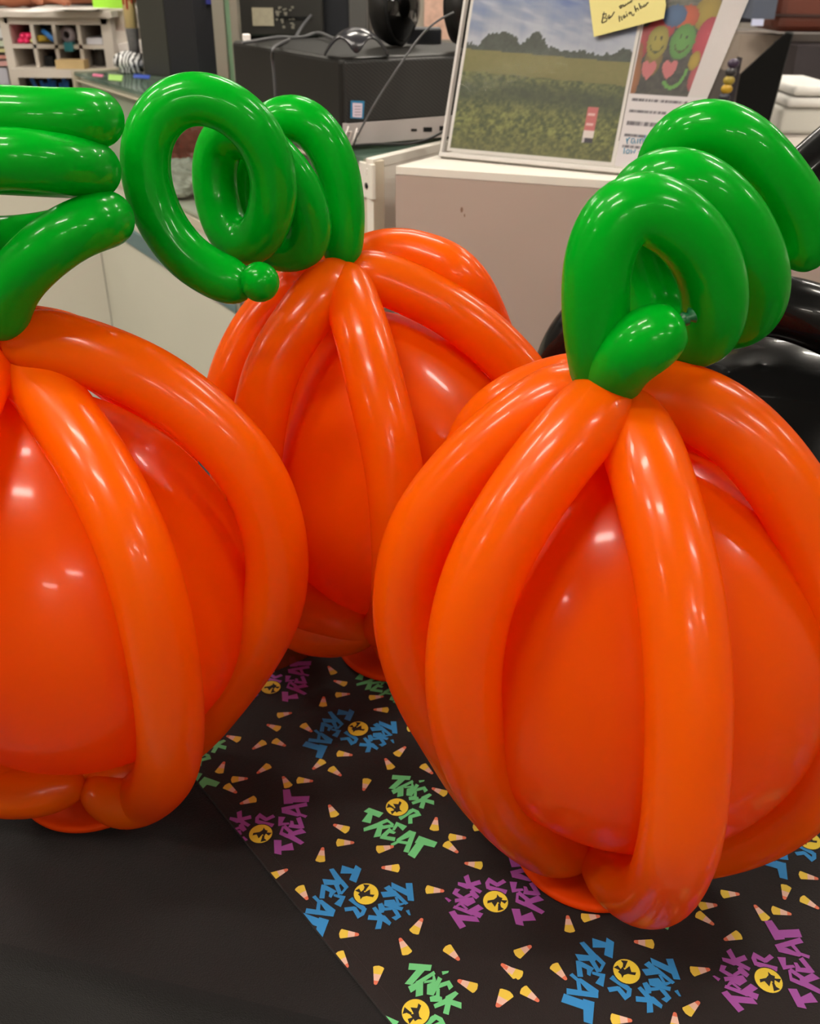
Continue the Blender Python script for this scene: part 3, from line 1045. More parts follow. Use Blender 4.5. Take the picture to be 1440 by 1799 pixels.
def case():
    e = empty('display_case', cp(CL_ / 2, FLOOR), 'long glass topped display case with beige base, running away at left', 'display case')
    depth = 0.5
    a, b, c_, d_ = cp(0, 0), cp(CL_, 0), cp(CL_, 0, depth), None
    back = N0 + CS * 0.58

    def ring(z, inset=0.0):
        q = [cp(0, z, inset), cp(CL_, z, inset), cp(CL_, z, depth), cp(0.12, z, depth + 0.03), V((back.x, back.y, z))]
        return q
    MB().prism([V((q.x, q.y, CZ - 0.008)) for q in ring(0)], (0, 0, 0.008)).build('top_pane', GLASSTOP, e)
    # cream frame: front rails, posts
    fr = MB()
    fr.frame(cp(0.0, CZ - 0.022, 0.0), ED * CL_, EN * 0.012, V((0, 0, 0.004)))
    fr.frame(cp(0.0, 0.150, -0.002), ED * (CL_ + 0.01), EN * 0.02, V((0, 0, 0.022)))
    fr.frame(cp(CL_, 0.15, -0.004), ED * 0.014, EN * 0.02, V((0, 0, CZ - 0.147)))
    fr.frame(cp(CL_, CZ - 0.006, 0), ED * 0.014, EN * depth, V((0, 0, 0.010)))
    fr.build('frame', CREAM, e, bevel=0.001)
    # corner post with bracket
    pw = 0.0
    P = cp(0, FLOOR)
    po = MB().frame(V((P.x, P.y, 0.0)), ED * 0.028, EN * 0.02, V((0, 0, CZ - 0.001)))
    post = po.build('corner_post', CREAM, e, bevel=0.001)
    br = MB().frame(cp(-0.004, CZ - 0.055, -0.004), ED * 0.038, EN * 0.006, V((0, 0, 0.05)))
    k = br.build('corner_bracket', WHITE, e, bevel=0.001)
    hc = cp(0.012, CZ - 0.037, -0.0045)
    MB().lathe(hc, FN, [(0.0045, 0), (0.0045, 0.0008), (0.0005, 0.0008)], 20).build('bracket_hole', PLB2, k)
    MB().tube([cp(0.009, CZ - 0.012, -0.005), cp(0.014, CZ - 0.016, -0.005), cp(0.009, CZ - 0.020, -0.005)], 0.0009, 8).build('bracket_mark', PAPER, k)
    # white right side wall
    n2 = V((CS.y, -CS.x, 0))
    sw = MB().prism([V((N0.x, N0.y, FLOOR)), V((back.x, back.y, FLOOR)), V((back.x, back.y, FLOOR)) - n2 * 0.012, V((N0.x, N0.y, FLOOR)) - n2 * 0.012 + ED * 0.0], (0, 0, CZ - FLOOR - 0.009))
    sw.build('side_wall', WHITE, e)
    MB().prism([V((N0.x, N0.y, CZ - 0.012)) + n2 * 0.001, V((back.x, back.y, CZ - 0.012)) + n2 * 0.001, V((back.x, back.y, CZ - 0.012)) - n2 * 0.014, V((N0.x, N0.y, CZ - 0.012)) - n2 * 0.014], (0, 0, 0.0145)).build('side_rail', WHITE, e, bevel=0.0015)
    # glass front
    MB().frame(cp(0.028, 0.172, 0.003), ED * (CL_ - 0.028), EN * 0.004, V((0, 0, CZ - 0.172 - 0.022))).build('glass_front', GLASS, e)
    # inside: back board, floor, panel
    MB().frame(cp(0.03, 0.15, depth - 0.02), ED * (CL_ - 0.04), EN * 0.012, V((0, 0, CZ - 0.165))).build('back_board', BEIGE, e)
    MB().frame(cp(0.03, 0.14, 0.01), ED * (CL_ - 0.04), EN * (depth - 0.03), V((0, 0, 0.02))).build('case_floor', WHITE, e)
    # opaque sliding panel behind the far half of the glass
    MB().frame(cp(1.02, 0.165, 0.012), ED * (CL_ - 1.03), EN * 0.008, V((0, 0, CZ - 0.18))).build('inner_panel', BEIGE, e)
    # base
    MB().frame(cp(0.552, 0.058, 0.0), ED * 0.95, EN * 0.3, V((0, 0, 0.092))).build('base_rail', BEIGE, e)
    MB().frame(cp(0.552, 0.012, -0.004), ED * 0.95, EN * 0.3, V((0, 0, 0.045))).build('edging', TEAL, e, bevel=0.002)
    MB().frame(cp(0.552, FLOOR, 0.0), ED * 0.95, EN * 0.3, V((0, 0, 0.012 - FLOOR))).build('base_panel', BEIGE, e)
    MB().frame(cp(0.03, FLOOR, 0.03), ED * 0.50, EN * 0.4, V((0, 0, 0.14 - FLOOR))).build('recessed_base', mat('grey green laminate', (128, 134, 128), rough=0.5), e)
    MB().frame(cp(0.53, FLOOR, -0.002), ED * 0.02, EN * 0.03, V((0, 0, 0.14 - FLOOR))).build('base_post', ALU, e)
    # far beige cabinet block beyond the case
    FW = cp(1.508, FLOOR)
    o = MB().prism([FW, V((-2.4, FW.y + 0.02, FLOOR)), V((-2.4, FW.y + 0.15, FLOOR)), V((FW.x - 0.09, FW.y + 0.15, FLOOR))], V((0, 0, 0.18 - FLOOR))).build('low_cabinet', mat('beige laminate warm', (198, 194, 178), rough=0.55))
    tag(o, 'low beige cabinet continuing past the far end of the display case', 'cabinet')

    # goods inside
    def crumple(c, r, n, seed, sq):
        rnd = random.Random(seed)
        mb = MB()
        mb.ball(c, r, 0, 34, 20, sq)
        for i, v in enumerate(mb.v):
            d = (v - V(c))
            k_ = 1 + 0.22 * (hsh(i, seed) - 0.5) + 0.3 * (vn(v.x * 60, v.z * 60 + v.y * 40, seed) - 0.5)
            mb.v[i] = V(c) + d * k_
        mb.sm = [False] * len(mb.sm)
        return mb
    RW = mat('red and cream wrapping film', (205, 96, 80), rough=0.25, noise=0.75, nscale=45)
    CW = mat('crinkled clear film', (196, 194, 186), rough=0.12, noise=0.35, nscale=60, spec=0.8)
    gc = tp(322, 262, cp(0, 0, 0.14), EN)
    o = crumple(gc, 0.075, 0, 3, (1.0, 0.9, 1.1)).build('gift_bag', RW)
    tag(o, 'crumpled red and cream wrapped bag inside the glass display case', 'bag')
    gc = tp(326, 360, cp(0, 0, 0.08), EN)
    gc.z = 0.207
    o = crumple(gc, 0.05, 0, 5, (1.3, 0.9, 0.8)).build('plastic_wrap', CW)
    tag(o, 'crinkled clear plastic wrap inside the display case, below the red bag', 'plastic wrap')
    o = crumple(cp(0.99, 0.190, 0.055), 0.035, 0, 8, (1.3, 0.9, 0.6)).build('plastic_wrap', CW)
    tag(o, 'small clear plastic wrap at the far end inside the display case', 'plastic wrap')


case()


# ------------------------------------------------------------------ computer tower on the case
def tower():
    yaw = math.radians(32)
    fx = V((math.cos(yaw), math.sin(yaw), 0))
    fb = V((-math.sin(yaw), math.cos(yaw), 0))
    z0 = CZ + 0.004
    P = tz(606, 262, z0)
    Wd, D, Hh = 0.34, 0.42, 0.126
    e = empty('computer_tower', P + fx * Wd / 2 + fb * D / 2, 'black desktop computer lying flat on the display case, silver front strip', 'computer')
    MB().frame(P + V((0, 0, 0.004)) + fb * 0.008, fx * Wd, fb * D, V((0, 0, Hh - 0.004))).build('case_body', PLG, e, bevel=0.008)
    g = mat('black mesh grille', (12, 11, 11), rough=0.5)
    nt = g.node_tree
    tc = nt.nodes.new('ShaderNodeTexCoord')
    mp = nt.nodes.new('ShaderNodeMapping')
    mp.inputs['Rotation'].default_value = (0, math.radians(50), 0)
    wv = nt.nodes.new('ShaderNodeTexWave')
    wv.inputs['Scale'].default_value = 75
    rp = nt.nodes.new('ShaderNodeMix')
    rp.data_type = 'RGBA'
    rp.inputs[6].default_value = (0.004, 0.004, 0.004, 1)
    rp.inputs[7].default_value = (0.02, 0.019, 0.018, 1)
    nt.links.new(tc.outputs['Object'], mp.inputs[0])
    nt.links.new(mp.outputs[0], wv.inputs[0])
    nt.links.new(wv.outputs['Fac'], rp.inputs[0])
    nt.links.new(rp.outputs[2], nt.nodes['Principled BSDF'].inputs['Base Color'])
    zb = 0.036
    MB().frame(P + fx * 0.004 + V((0, 0, zb)), fx * (Wd - 0.008), fb * 0.012, V((0, 0, Hh - zb - 0.004))).build('front_grille', g, e, bevel=0.003)
    MB().frame(P + fx * 0.002 + V((0, 0, 0.004)) - fb * 0.001, fx * (Wd - 0.004), fb * 0.012, V((0, 0, zb - 0.004))).build('front_strip', SILVER, e, bevel=0.001)
    fn = -fb

    def fp(u, v, off=0.0):
        return tp(u, v, P + fn * 0.0015, fb) + fn * off
    # round badge with two slanted letters
    bd = MB()
    cx, cz = fp(618, 234), None
    for pts in ('606,242 612,222', '612,232 617,231 613,245', '619,252 627,225', '623,233 631,231 627,245 621,245'):
        q = [fp(*map(float, p.split(','))) for p in pts.split()]
        bd.tube(q, 0.0013, 8, 0)
    bd.build('badge', PAPER, e)
    for u, v, w_, h_ in ((727, 229, 10, 4), (751, 228, 15, 8), (776, 226, 8, 8)):
        a, b_, c_, d_ = fp(u - w_ / 2, v + h_ / 2), fp(u + w_ / 2, v + h_ / 2), fp(u + w_ / 2, v - h_ / 2), fp(u - w_ / 2, v - h_ / 2)
        MB().prism([a, b_, c_, d_], fn * 0.0005).build('port', PLB2, e)
    stk = MB()
    stk.prism([fp(615, 208), fp(638, 209), fp(640, 178), fp(616, 177)], fn * 0.0005, 0)
    stk.prism([fp(619, 206, 0.0004), fp(635, 207, 0.0004), fp(636, 182, 0.0004), fp(619, 181, 0.0004)], fn * 0.0005, 1)
    for k_ in range(4):
        stk.prism([fp(622, 188 + k_ * 5, 0.0008), fp(633, 188 + k_ * 5, 0.0008), fp(633, 186.5 + k_ * 5, 0.0008), fp(622, 186.5 + k_ * 5, 0.0008)], fn * 0.0003, 2)
    stk.build('sticker', [mat('sticker blue edge', (40, 120, 165), rough=0.4), mat('sticker white', (220, 205, 220), rough=0.4), mat('sticker grey text', (140, 130, 150), rough=0.5)], e)
    return P, fx, fb, z0 + Hh


TP_, TFX, TFB, TTOP = tower()


def cable(name, pts, r, label, m=CABLE):
    path = smooth_path(spline(pts, 0.006), 4)
    o = MB().tube(path, r, 12).build(name, m)
    tag(o, label, 'cable')


zt = TTOP + 0.004
cable('cable', [ty(797, 22, 1.47), ty(770, 36, 1.47), ty(740, 62, 1.47), ty(700, 118, 1.46), ty(660, 180, 1.46), ty(628, 238, 1.46), ty(621, 256, 1.47)], 0.0015, 'thin grey cable hanging diagonally across the front of the computer', )
cable('cable', [tz(425, 76, zt), tz(450, 72, zt), tz(490, 66, zt), tz(530, 66, zt), tz(558, 58, zt + 0.006), tz(585, 68, zt + 0.004)], 0.0028, 'grey cable lying along the back of the computer top')
cable('cable', [tz(508, 70, zt), tz(490, 78, zt), tz(480, 86, zt + 0.002), ty(478, 100, 1.64), ty(481, 130, 1.64), ty(484, 175, 1.64)], 0.0028, 'grey cable looping down over the side of the computer')
cable('cable', [ty(546, 28, 2.07), ty(530, 48, 2.03), ty(518, 68, 1.98)], 0.003, 'short grey cable hanging from the back of the monitor')
cable('cable', [ty(624, 256, 1.50), ty(660, 254, 1.53), ty(700, 254, 1.55), ty(745, 248, 1.55), ty(778, 232, 1.57)], 0.0022, 'thin dark cable along the foot of the computer front', PLB)
# white plug on the cable
o = MB().frame(tz(428, 74, zt), V((0.012, 0.004, 0)), V((-0.004, 0.012, 0)), V((0, 0, 0.012))).build('cable_plug', PAPER, bevel=0.002)
tag(o, 'small white cable plug at the back left corner of the computer', 'plug')


def arch():
    c = tz(626, 99, TTOP)
    mb = MB()
    ax = V((0.95, 0.1, 0))
    dp = V((0.05, -0.95, 0)) * 0.05
    n = 26
    top = []
    for i in range(n + 1):
        t = i / n
        x = (t - 0.5) * 0.098
        z = 0.034 * (1 - abs(2 * t - 1) ** 2.4)
        top.append((x, z))
    vs = []
    for (x, z) in top:
        mid = math.exp(-(x / 0.016) ** 2)
        for dd, dz in ((-0.5, 0), (-0.1, 0.002), (0.25, -0.004 * mid), (0.5, -0.028 * mid)):
            vs.append(c + ax * x + dp * dd * (0.5 + 0.9 * math.sin(math.pi * (x / 0.092 + 0.5))) + V((0, 0, z + dz)))
    fs = [(i * 4 + k, (i + 1) * 4 + k, (i + 1) * 4 + k + 1, i * 4 + k + 1) for i in range(n) for k in range(3)]
    mb.add(vs, fs, 0, True)
    o = mb.build('arched_stand', mat('satin black plastic', (44, 44, 48), rough=0.22))
    so = o.modifiers.new('solid', 'SOLIDIFY')
    so.thickness = 0.003
    tag(o, 'satin black arched plastic stand on top of the computer', 'stand')


arch()


# glossy round speakers behind the tower
def speaker(u, v, y, rpx, label):
    c = tz(u, v, TTOP + 0.001)
    R = rpx / FPX * ((c - CAM).dot(fwd0))
    c = c + V((0, 0, R * 1.0))
    ax = V((0.92, -0.38, 0.05)).normalized()
    e = empty('round_speaker', (c.x, c.y, c.z - R), label, 'speaker', 'round speakers behind the computer')
    MB().lathe(c, ax, [(0.001, -R * 0.55), (R * 0.5, -R * 0.52), (R * 0.85, -R * 0.35), (R, -R * 0.05), (R, R * 0.12), (R * 0.95, R * 0.2)], 56, cap=False).build('shell', PLB, e)
    MB().lathe(c, ax, [(R * 0.97, R * 0.14), (R * 1.02, R * 0.2), (R * 0.97, R * 0.27), (R * 0.9, R * 0.24)], 56, cap=False).build('rim', PLB2, e)
    MB().lathe(c, ax, [(R * 0.92, R * 0.2), (R * 0.8, R * 0.42), (R * 0.5, R * 0.62), (R * 0.2, R * 0.7), (0.001, R * 0.71)], 56, cap=False).build('dome', GLOSSB, e)


speaker(690, 81, 1.86, 62, 'glossy black round speaker resting behind the computer, left of the sign')
speaker(820, 88, 1.90, 66, 'glossy black round speaker half hidden behind the sign holder')


def yb(u0, v0, u1, v1, y, th=0.02):
    """corners of an upright panel facing the viewer at distance y (top-left, bottom-right)"""
    a = ty(u0, v1, y)
    b = ty(u1, v1, y)
    t = ty((u0 + u1) / 2, v0, y)
    zb = (a.z + b.z) / 2
    return V((a.x, y, zb)), V((b.x, y + th, t.z))


def panel(name, u0, v0, u1, v1, y, th, m, parent=None, bevel=0.0):
    a, b = yb(u0, v0, u1, v1, y, th)
    return MB().box(a, b).build(name, m, parent, bevel=bevel)


# bar between the speakers
o = panel('speaker_bar', 715, 50, 775, 86, 1.86, 0.05, mat('navy black plastic', (22, 24, 32), rough=0.5), None, 0.004)
tag(o, 'dark navy bar lying between the two round black speakers', 'speaker bar')


# monitor seen from behind, above the tower
def monitor_back():
    a, b = yb(408, -60, 568, 64, 2.1, 0.03)
    e = empty('monitor', ((a.x + b.x) / 2, 2.1, a.z), 'black monitor seen from behind with paper label, behind the computer', 'monitor')
    MB().box(a, b).build('housing', mat('dark grey plastic', (34, 32, 28), rough=0.5), e, bevel=0.004)
    panel('label_plate', 444, 14, 481, 46, 2.097, 0.002, mat('aged label paper', (170, 162, 140), rough=0.6, noise=0.2, nscale=150), e)
    prt = MB()
    rnd = random.Random(4)
    for k in range(22):
        u, v = 483 + rnd.random() * 32, 8 + rnd.random() * 40
        A, B = yb(u, v, u + 2 + rnd.random() * 4, v + 2 + rnd.random() * 3, 2.096, 0.003)
        prt.box(A, B)
    prt.build('connector', mat('dull metal connectors', (140, 136, 124), rough=0.4), e)
    panel('vent_slot', 490, 29, 545, 34, 2.096, 0.003, PLB2, e)
    MB().box(*yb(420, 60, 560, 80, 2.12, 0.03)).build('stand_foot', PLB2, e)


monitor_back()
o = panel('upright_panel', 565, -60, 614, 64, 2.13, 0.03, mat('navy black plastic', (22, 24, 32)), None, 0.003)
tag(o, 'dark navy upright panel between the monitor and the grey column', 'panel')
o = panel('grey_column', 613, -60, 645, 66, 2.08, 0.04, mat('dark grey metal', (78, 76, 74), rough=0.5), None, 0.004)
tag(o, 'dark grey upright column behind the arched stand', 'column')
# far bits right of the speakers
o = panel('wall_column', 705, -80, 744, 70, 3.4, 0.1, mat('pale grey paint', (168, 162, 150), rough=0.7))
tag(o, 'pale grey column far behind, between the two round speakers', 'column')
o = panel('floral_banner', 744, -80, 800, 70, 3.35, 0.01, mat('red floral fabric', (206, 168, 150), rough=0.8, noise=0.55, nscale=40))
tag(o, 'reddish floral banner hanging far behind the right round speaker', 'banner')


# aluminium post standing on the case
def alu_post():
    P = ty(409, 170, 1.98)
    z0 = CZ + 0.0005
    base = V((P.x, P.y, z0))
    e = empty('metal_post', base, 'tall aluminium post with green tinted channel standing on the display case', 'post')
    w_ = 0.050
    MB().box((P.x - 0.027, P.y, z0), (P.x - 0.004, P.y + 0.03, 1.3)).build('profile', ALU, e, bevel=0.002)
    MB().box((P.x - 0.0035, P.y + 0.006, z0), (P.x + 0.0055, P.y + 0.025, 1.3)).build('channel', ALUG, e)
    MB().box((P.x + 0.006, P.y, z0), (P.x + 0.021, P.y + 0.03, 1.3)).build('profile', mat('dull aluminium', (150, 144, 132), rough=0.4, metal=0.5), e, bevel=0.002)


alu_post()


# ------------------------------------------------------------------ left background
def candle():
    c = tz(231, 128, CZ + 0.001)
    y = c.y
    ax = 1
    k = (c - CAM).dot(fwd0) / FPX
    e = empty('halloween_candle', c, 'cream pillar candle with red drips on a zebra striped stand, at the case edge', 'candle')
    Z = mat('zebra striped fabric', (200, 200, 200), rough=0.6)
    nt = Z.node_tree
    tc = nt.nodes.new('ShaderNodeTexCoord')
    wv = nt.nodes.new('ShaderNodeTexWave')
    wv.inputs['Scale'].default_value = 28
    wv.inputs['Distortion'].default_value = 9
    wv.inputs['Detail'].default_value = 2
    cr = nt.nodes.new('ShaderNodeValToRGB')
    cr.color_ramp.elements[0].position = 0.42
    cr.color_ramp.elements[0].color = (0.02, 0.02, 0.02, 1)
    cr.color_ramp.elements[1].position = 0.55
    cr.color_ramp.elements[1].color = (0.75, 0.75, 0.75, 1)
    nt.links.new(tc.outputs['Object'], wv.inputs[0])
    nt.links.new(wv.outputs['Fac'], cr.inputs[0])
    nt.links.new(cr.outputs[0], nt.nodes['Principled BSDF'].inputs['Base Color'])
    r = 29 * k
    MB().lathe(c, (0, 0, 1), [(r * 0.6, 0), (r * 0.75, 0.004), (r * 0.7, 0.012), (r * 0.98, 0.018), (r, 0.03), (r * 0.8, 0.044), (r * 0.42, 0.05), (r * 0.3, 0.051)], 40).build('stand', Z, e)
    cc = c + V((10 * k, 0, 0))
    MB().lathe(cc, (0, 0, 1), [(9 * k, 0.045), (9.5 * k, 0.07), (11 * k, 0.10), (11 * k, 0.104)], 28).build('collar', mat('grey knit', (96, 94, 94), rough=0.9, noise=0.3, nscale=200), e)
    cn = MB().lathe(cc, (0, 0, 1), [(10.5 * k, 0.10), (10.8 * k, 0.2), (10.8 * k, 0.30), (4 * k, 0.305)], 32).build('candle', mat('cream wax', (220, 194, 138), rough=0.5), e)
    dr = MB()
    for a, zz in ((-2.2, 0.155), (-1.62, 0.145), (-1.25, 0.165), (-0.8, 0.158), (-2.7, 0.18), (0.3, 0.16), (1.4, 0.15)):
        q = cc + V((math.cos(a), math.sin(a), 0)) * 10.9 * k
        dr.tube([q + V((0, 0, 0.302)), q + V((0, 0, 0.22)), q + V((0, 0, zz + 0.004)), q + V((0, 0, zz))], [2.4 * k, 1.6 * k, 1.9 * k, 0.6 * k], 10)
    dr.build('drip', mat('red wax', (172, 48, 28), rough=0.3), cn)


candle()


def pc_left():
    # dark monitor seen from behind at a slant: grey side, black face
    z0 = CZ + 0.001
    A = tz(254, 131, z0)
    B = tz(300, 136, z0)
    Cc = tz(372, 141, z0)
    e = empty('monitor', (A + Cc) / 2, 'black monitor seen from behind and aslant, right of the striped candle', 'monitor')
    h = 0.36
    bk = V((0.03, 0.10, 0))
    MB().prism([A, B, B + bk, A + bk], (0, 0, h)).build('side_housing', mat('dark olive plastic', (50, 50, 44), rough=0.5), e, bevel=0.002)
    MB().prism([B + V((0.001, 0, 0)), Cc - V((0.03, 0, 0)), Cc - V((0.03, 0, 0)) + bk, B + bk + V((0.001, 0, 0))], (0, 0, h)).build('back_shell', mat('blue black plastic', (18, 18, 24), rough=0.55), e, bevel=0.002)
    for u, v in ((282, 7), (288, 109), (272, 94), (262, 107)):
        q = ty(u, v, A.y - 0.003)
        MB().lathe(q, (0, -1, 0), [(0.004, 0), (0.004, 0.0012), (0.0005, 0.0014)], 12).build('screw_hole', PLB2, e)
    q = [ty(338, 72, A.y + 0.02), ty(366, 74, A.y + 0.02), ty(366, 134, A.y + 0.02), ty(358, 133, A.y + 0.02)]
    o = MB().prism(q, V((0, 0.003, 0))).build('purple_leaflet', mat('purple paper', (110, 96, 146), rough=0.6))
    tag(o, 'purple leaflet propped beside the slanted black monitor', 'leaflet')
    q = [ty(354, 108, A.y + 0.015), ty(362, 112, A.y + 0.015), ty(366, 135, A.y + 0.015), ty(359, 135, A.y + 0.015)]
    o = MB().prism(q, V((0, 0.003, 0))).build('paper_strip', PAPER)
    tag(o, 'narrow white paper strip at the foot of the purple leaflet', 'paper')
    o = panel('equipment_cabinet', 300, -60, 650, 150, 2.75, 0.2, mat('brown black metal', (44, 40, 36), rough=0.6))
    tag(o, 'dark brown equipment cabinet behind the metal post', 'cabinet')
    o = panel('blue_box', 355, -30, 374, 8, 2.6, 0.04, mat('royal blue card', (40, 44, 130), rough=0.5))
    tag(o, 'small royal blue box high up, left of the metal post', 'box')


pc_left()
# papers under the glass / on the glass top near the candle
for u0, v0, u1, v1, m, lb in ((162, 130, 180, 136, ('pink paper', (206, 104, 140)), 'pink paper slip on the far end of the case top'),
                              (190, 131, 214, 143, ('light green paper', (150, 196, 96)), 'light green paper slip on the case top beside the striped stand'),
                              (234, 131, 262, 139, ('blue paper', (44, 74, 170)), 'blue paper slip on the case top, right of the striped stand')):
    z = CZ + 0.001
    mb = MB().prism([tz(u0, v1 - 2, z), tz(u1, v1, z), tz(u1 + 2, v0 + 2, z), tz(u0 + 1, v0, z)], (0, 0, 0.0006))
    tag(mb.build('paper_slip', mat(m[0], m[1], rough=0.6)), lb, 'paper')


def cubby():
    y = 2.9
    D = 0.22
    WH = mat('white shelf paint', (196, 188, 178), rough=0.55)
    L0, L1 = ty(14, 80, y).x, ty(194, 80, y).x
    zt_, zb_ = ty(100, 31, y).z, ty(100, 200, y).z
    e = empty('cubby_organizer', ((L0 + L1) / 2, y + D / 2, FLOOR), 'white desk organizer shelf with eight cubbies, far left background', 'shelf organizer')
    bx = MB()
    th = 0.012
    xs = [L0 + 0.008]
    for u in (60, 98, 141, 180):
        xs.append(ty(u, 75, y).x)
    zr = [zt_ - 0.02, ty(100, 79, y).z, ty(100, 119, y).z]
    fr = MB()
    fr.box((L0 - 0.012, y, FLOOR), (L0 + 0.012, y + D, zt_))
    fr.box((L1 - 0.02, y, FLOOR), (L1 + 0.008, y + D, zt_))
    fr.box((L0 - 0.03, y - 0.02, zt_), (L1 + 0.02, y + D + 0.1, zt_ + 0.018))
    fr.box((L0, y + D - 0.01, FLOOR), (L1, y + D, zt_))
    fr.box((L0, y, zt_ - 0.018), (L1, y + D, zt_))
    fr.build('carcass', WH, e, bevel=0.0015)
    for x in xs[1:-1]:
        MB().box((x - 0.005, y, zr[2]), (x + 0.005, y + D - 0.011, zt_ - 0.018)).build('divider', WH, e)
    for z, t in ((zr[1], 0.010), (zr[2], 0.022)):
        MB().box((L0 + 0.012, y - (0.05 if t > 0.02 else 0), z - t), (L1 - 0.02, y + D - 0.011, z)).build('shelf_board', WH, e)
    MB().box((L0 + 0.013, y + 0.05, FLOOR + 0.2), (L1 - 0.021, y + D - 0.012, zr[2] - 0.024)).build('lower_back', mat('dark brown interior', (40, 33, 28), rough=0.8), e)

    def item(name, shape, m, lb, cat):
        tag(shape.build(name, m), lb, cat)
    z1, z2 = zr[1] + 0.0005, zr[2] + 0.0005
    xq = lambda u, v=75: ty(u, v, y).x
    pk = mat('neon pink plastic', (236, 44, 104), rough=0.4)
    for i, u in enumerate((34, 39, 44, 49)):
        x = xq(u)
        item('highlighter', MB().lathe((x, y + 0.005, z1 + 0.008 + (i % 2) * 0.012), (0, 1, 0), [(0.0065, 0), (0.0065, 0.11), (0.003, 0.13)], 14), pk, ('neon pink highlighter lying in the top left cubby, ' + ('leftmost', 'second from left', 'third from left', 'rightmost')[i] + ' of four'), 'highlighter')
    item('marker', MB().lathe((xq(57) - 0.002, y + 0.005, z1 + 0.008), (0, 1, 0), [(0.0055, 0), (0.0055, 0.11), (0.003, 0.13)], 14), mat('pale yellow plastic', (216, 214, 150), rough=0.4), 'pale yellow marker beside the pink highlighters in the top left cubby', 'marker')
    item('marker', MB().tube([(xq(67), y + 0.01, z1 + 0.014), (xq(80), y + 0.05, z1 + 0.010)], 0.008, 14), mat('mustard plastic', (186, 158, 50), rough=0.4), 'mustard yellow marker in the second cubby of the top row', 'marker')
    item('marker', MB().tube([(xq(72), y + 0.03, z1 + 0.032), (xq(94), y + 0.01, z1 + 0.010)], 0.007, 14), mat('sky blue plastic', (60, 130, 210), rough=0.4), 'sky blue marker in the second cubby of the top row', 'marker')
    item('pen', MB().tube([(xq(66), y + 0.05, z1 + 0.045), (xq(96), y + 0.02, z1 + 0.026)], 0.005, 12), PLB2, 'black pen resting above the blue marker in the second cubby', 'pen')
    item('tape_dispenser', MB().lathe((xq(112), y + 0.03, z1 + 0.022), (0.3, 1, 0), [(0.010, 0), (0.022, 0), (0.022, 0.02), (0.010, 0.02), (0.010, 0)], 24, cap=False), mat('clear grey plastic', (150, 138, 142), rough=0.3), 'grey tape roll in the third cubby of the top row', 'tape')
    item('teal_clip', MB().box((xq(113), y - 0.008, z1 - 0.016), (xq(128), y + 0.02, z1 + 0.006)), mat('teal plastic', (44, 128, 140), rough=0.4), 'teal clip on the shelf edge of the third cubby', 'clip')
    item('paper_pile', MB().box((xq(148), y + 0.02, z1), (xq(176), y + 0.18, z1 + 0.016)), mat('white stack', (205, 205, 212), rough=0.6), 'pile of white paper in the top right cubby', 'paper')
    item('black_box', MB().box((xq(74, 100), y + 0.02, z2), (xq(87, 100), y + 0.08, z2 + 0.026)), PLB2, 'small black box in the second cubby of the bottom row', 'box')
    item('wooden_block', MB().box((xq(108, 115), y - 0.048, z2), (xq(157, 115), y - 0.002, z2 + 0.022)), mat('pale wood', (206, 178, 128), rough=0.6, noise=0.1), 'pale wooden block in the third cubby of the bottom row', 'block')
    item('jar', MB().lathe((xq(163, 100), y + 0.07, z2), (0, 0, 1), [(0.018, 0), (0.020, 0.03), (0.014, 0.04), (0.021, 0.07)], 20), mat('dark glass', (70, 66, 62), rough=0.3), 'dark glass jar in the bottom right cubby', 'jar')
    # blue straws below
    bl = mat('blue plastic straws', (52, 118, 205), rough=0.4)
    rnd = random.Random(2)
    for i, (u, dx) in enumerate(((66, -0.022), (74, -0.008), (79, -0.004), (84, 0.0), (89, 0.004), (103, -0.001), (108, 0.002), (112, 0.003))):
        x = xq(u, 150)
        zb = zr[2] - 0.16
        item('blue_marker', MB().tube([(x - dx, y + 0.03, zb), (x + dx, y + 0.02, zr[2] - 0.030 - (i % 3) * 0.006)], 0.0055, 10), bl, 'blue marker standing in the open lower shelf under the cubbies', 'marker')
    return y, zt_ + 0.018, L0, L1


CY, CTOP, CX0, CX1 = cubby()
for o_ in [x for x in bpy.data.objects if x.name.startswith('blue_marker')]:
    o_['group'] = 'blue markers under the cubbies'


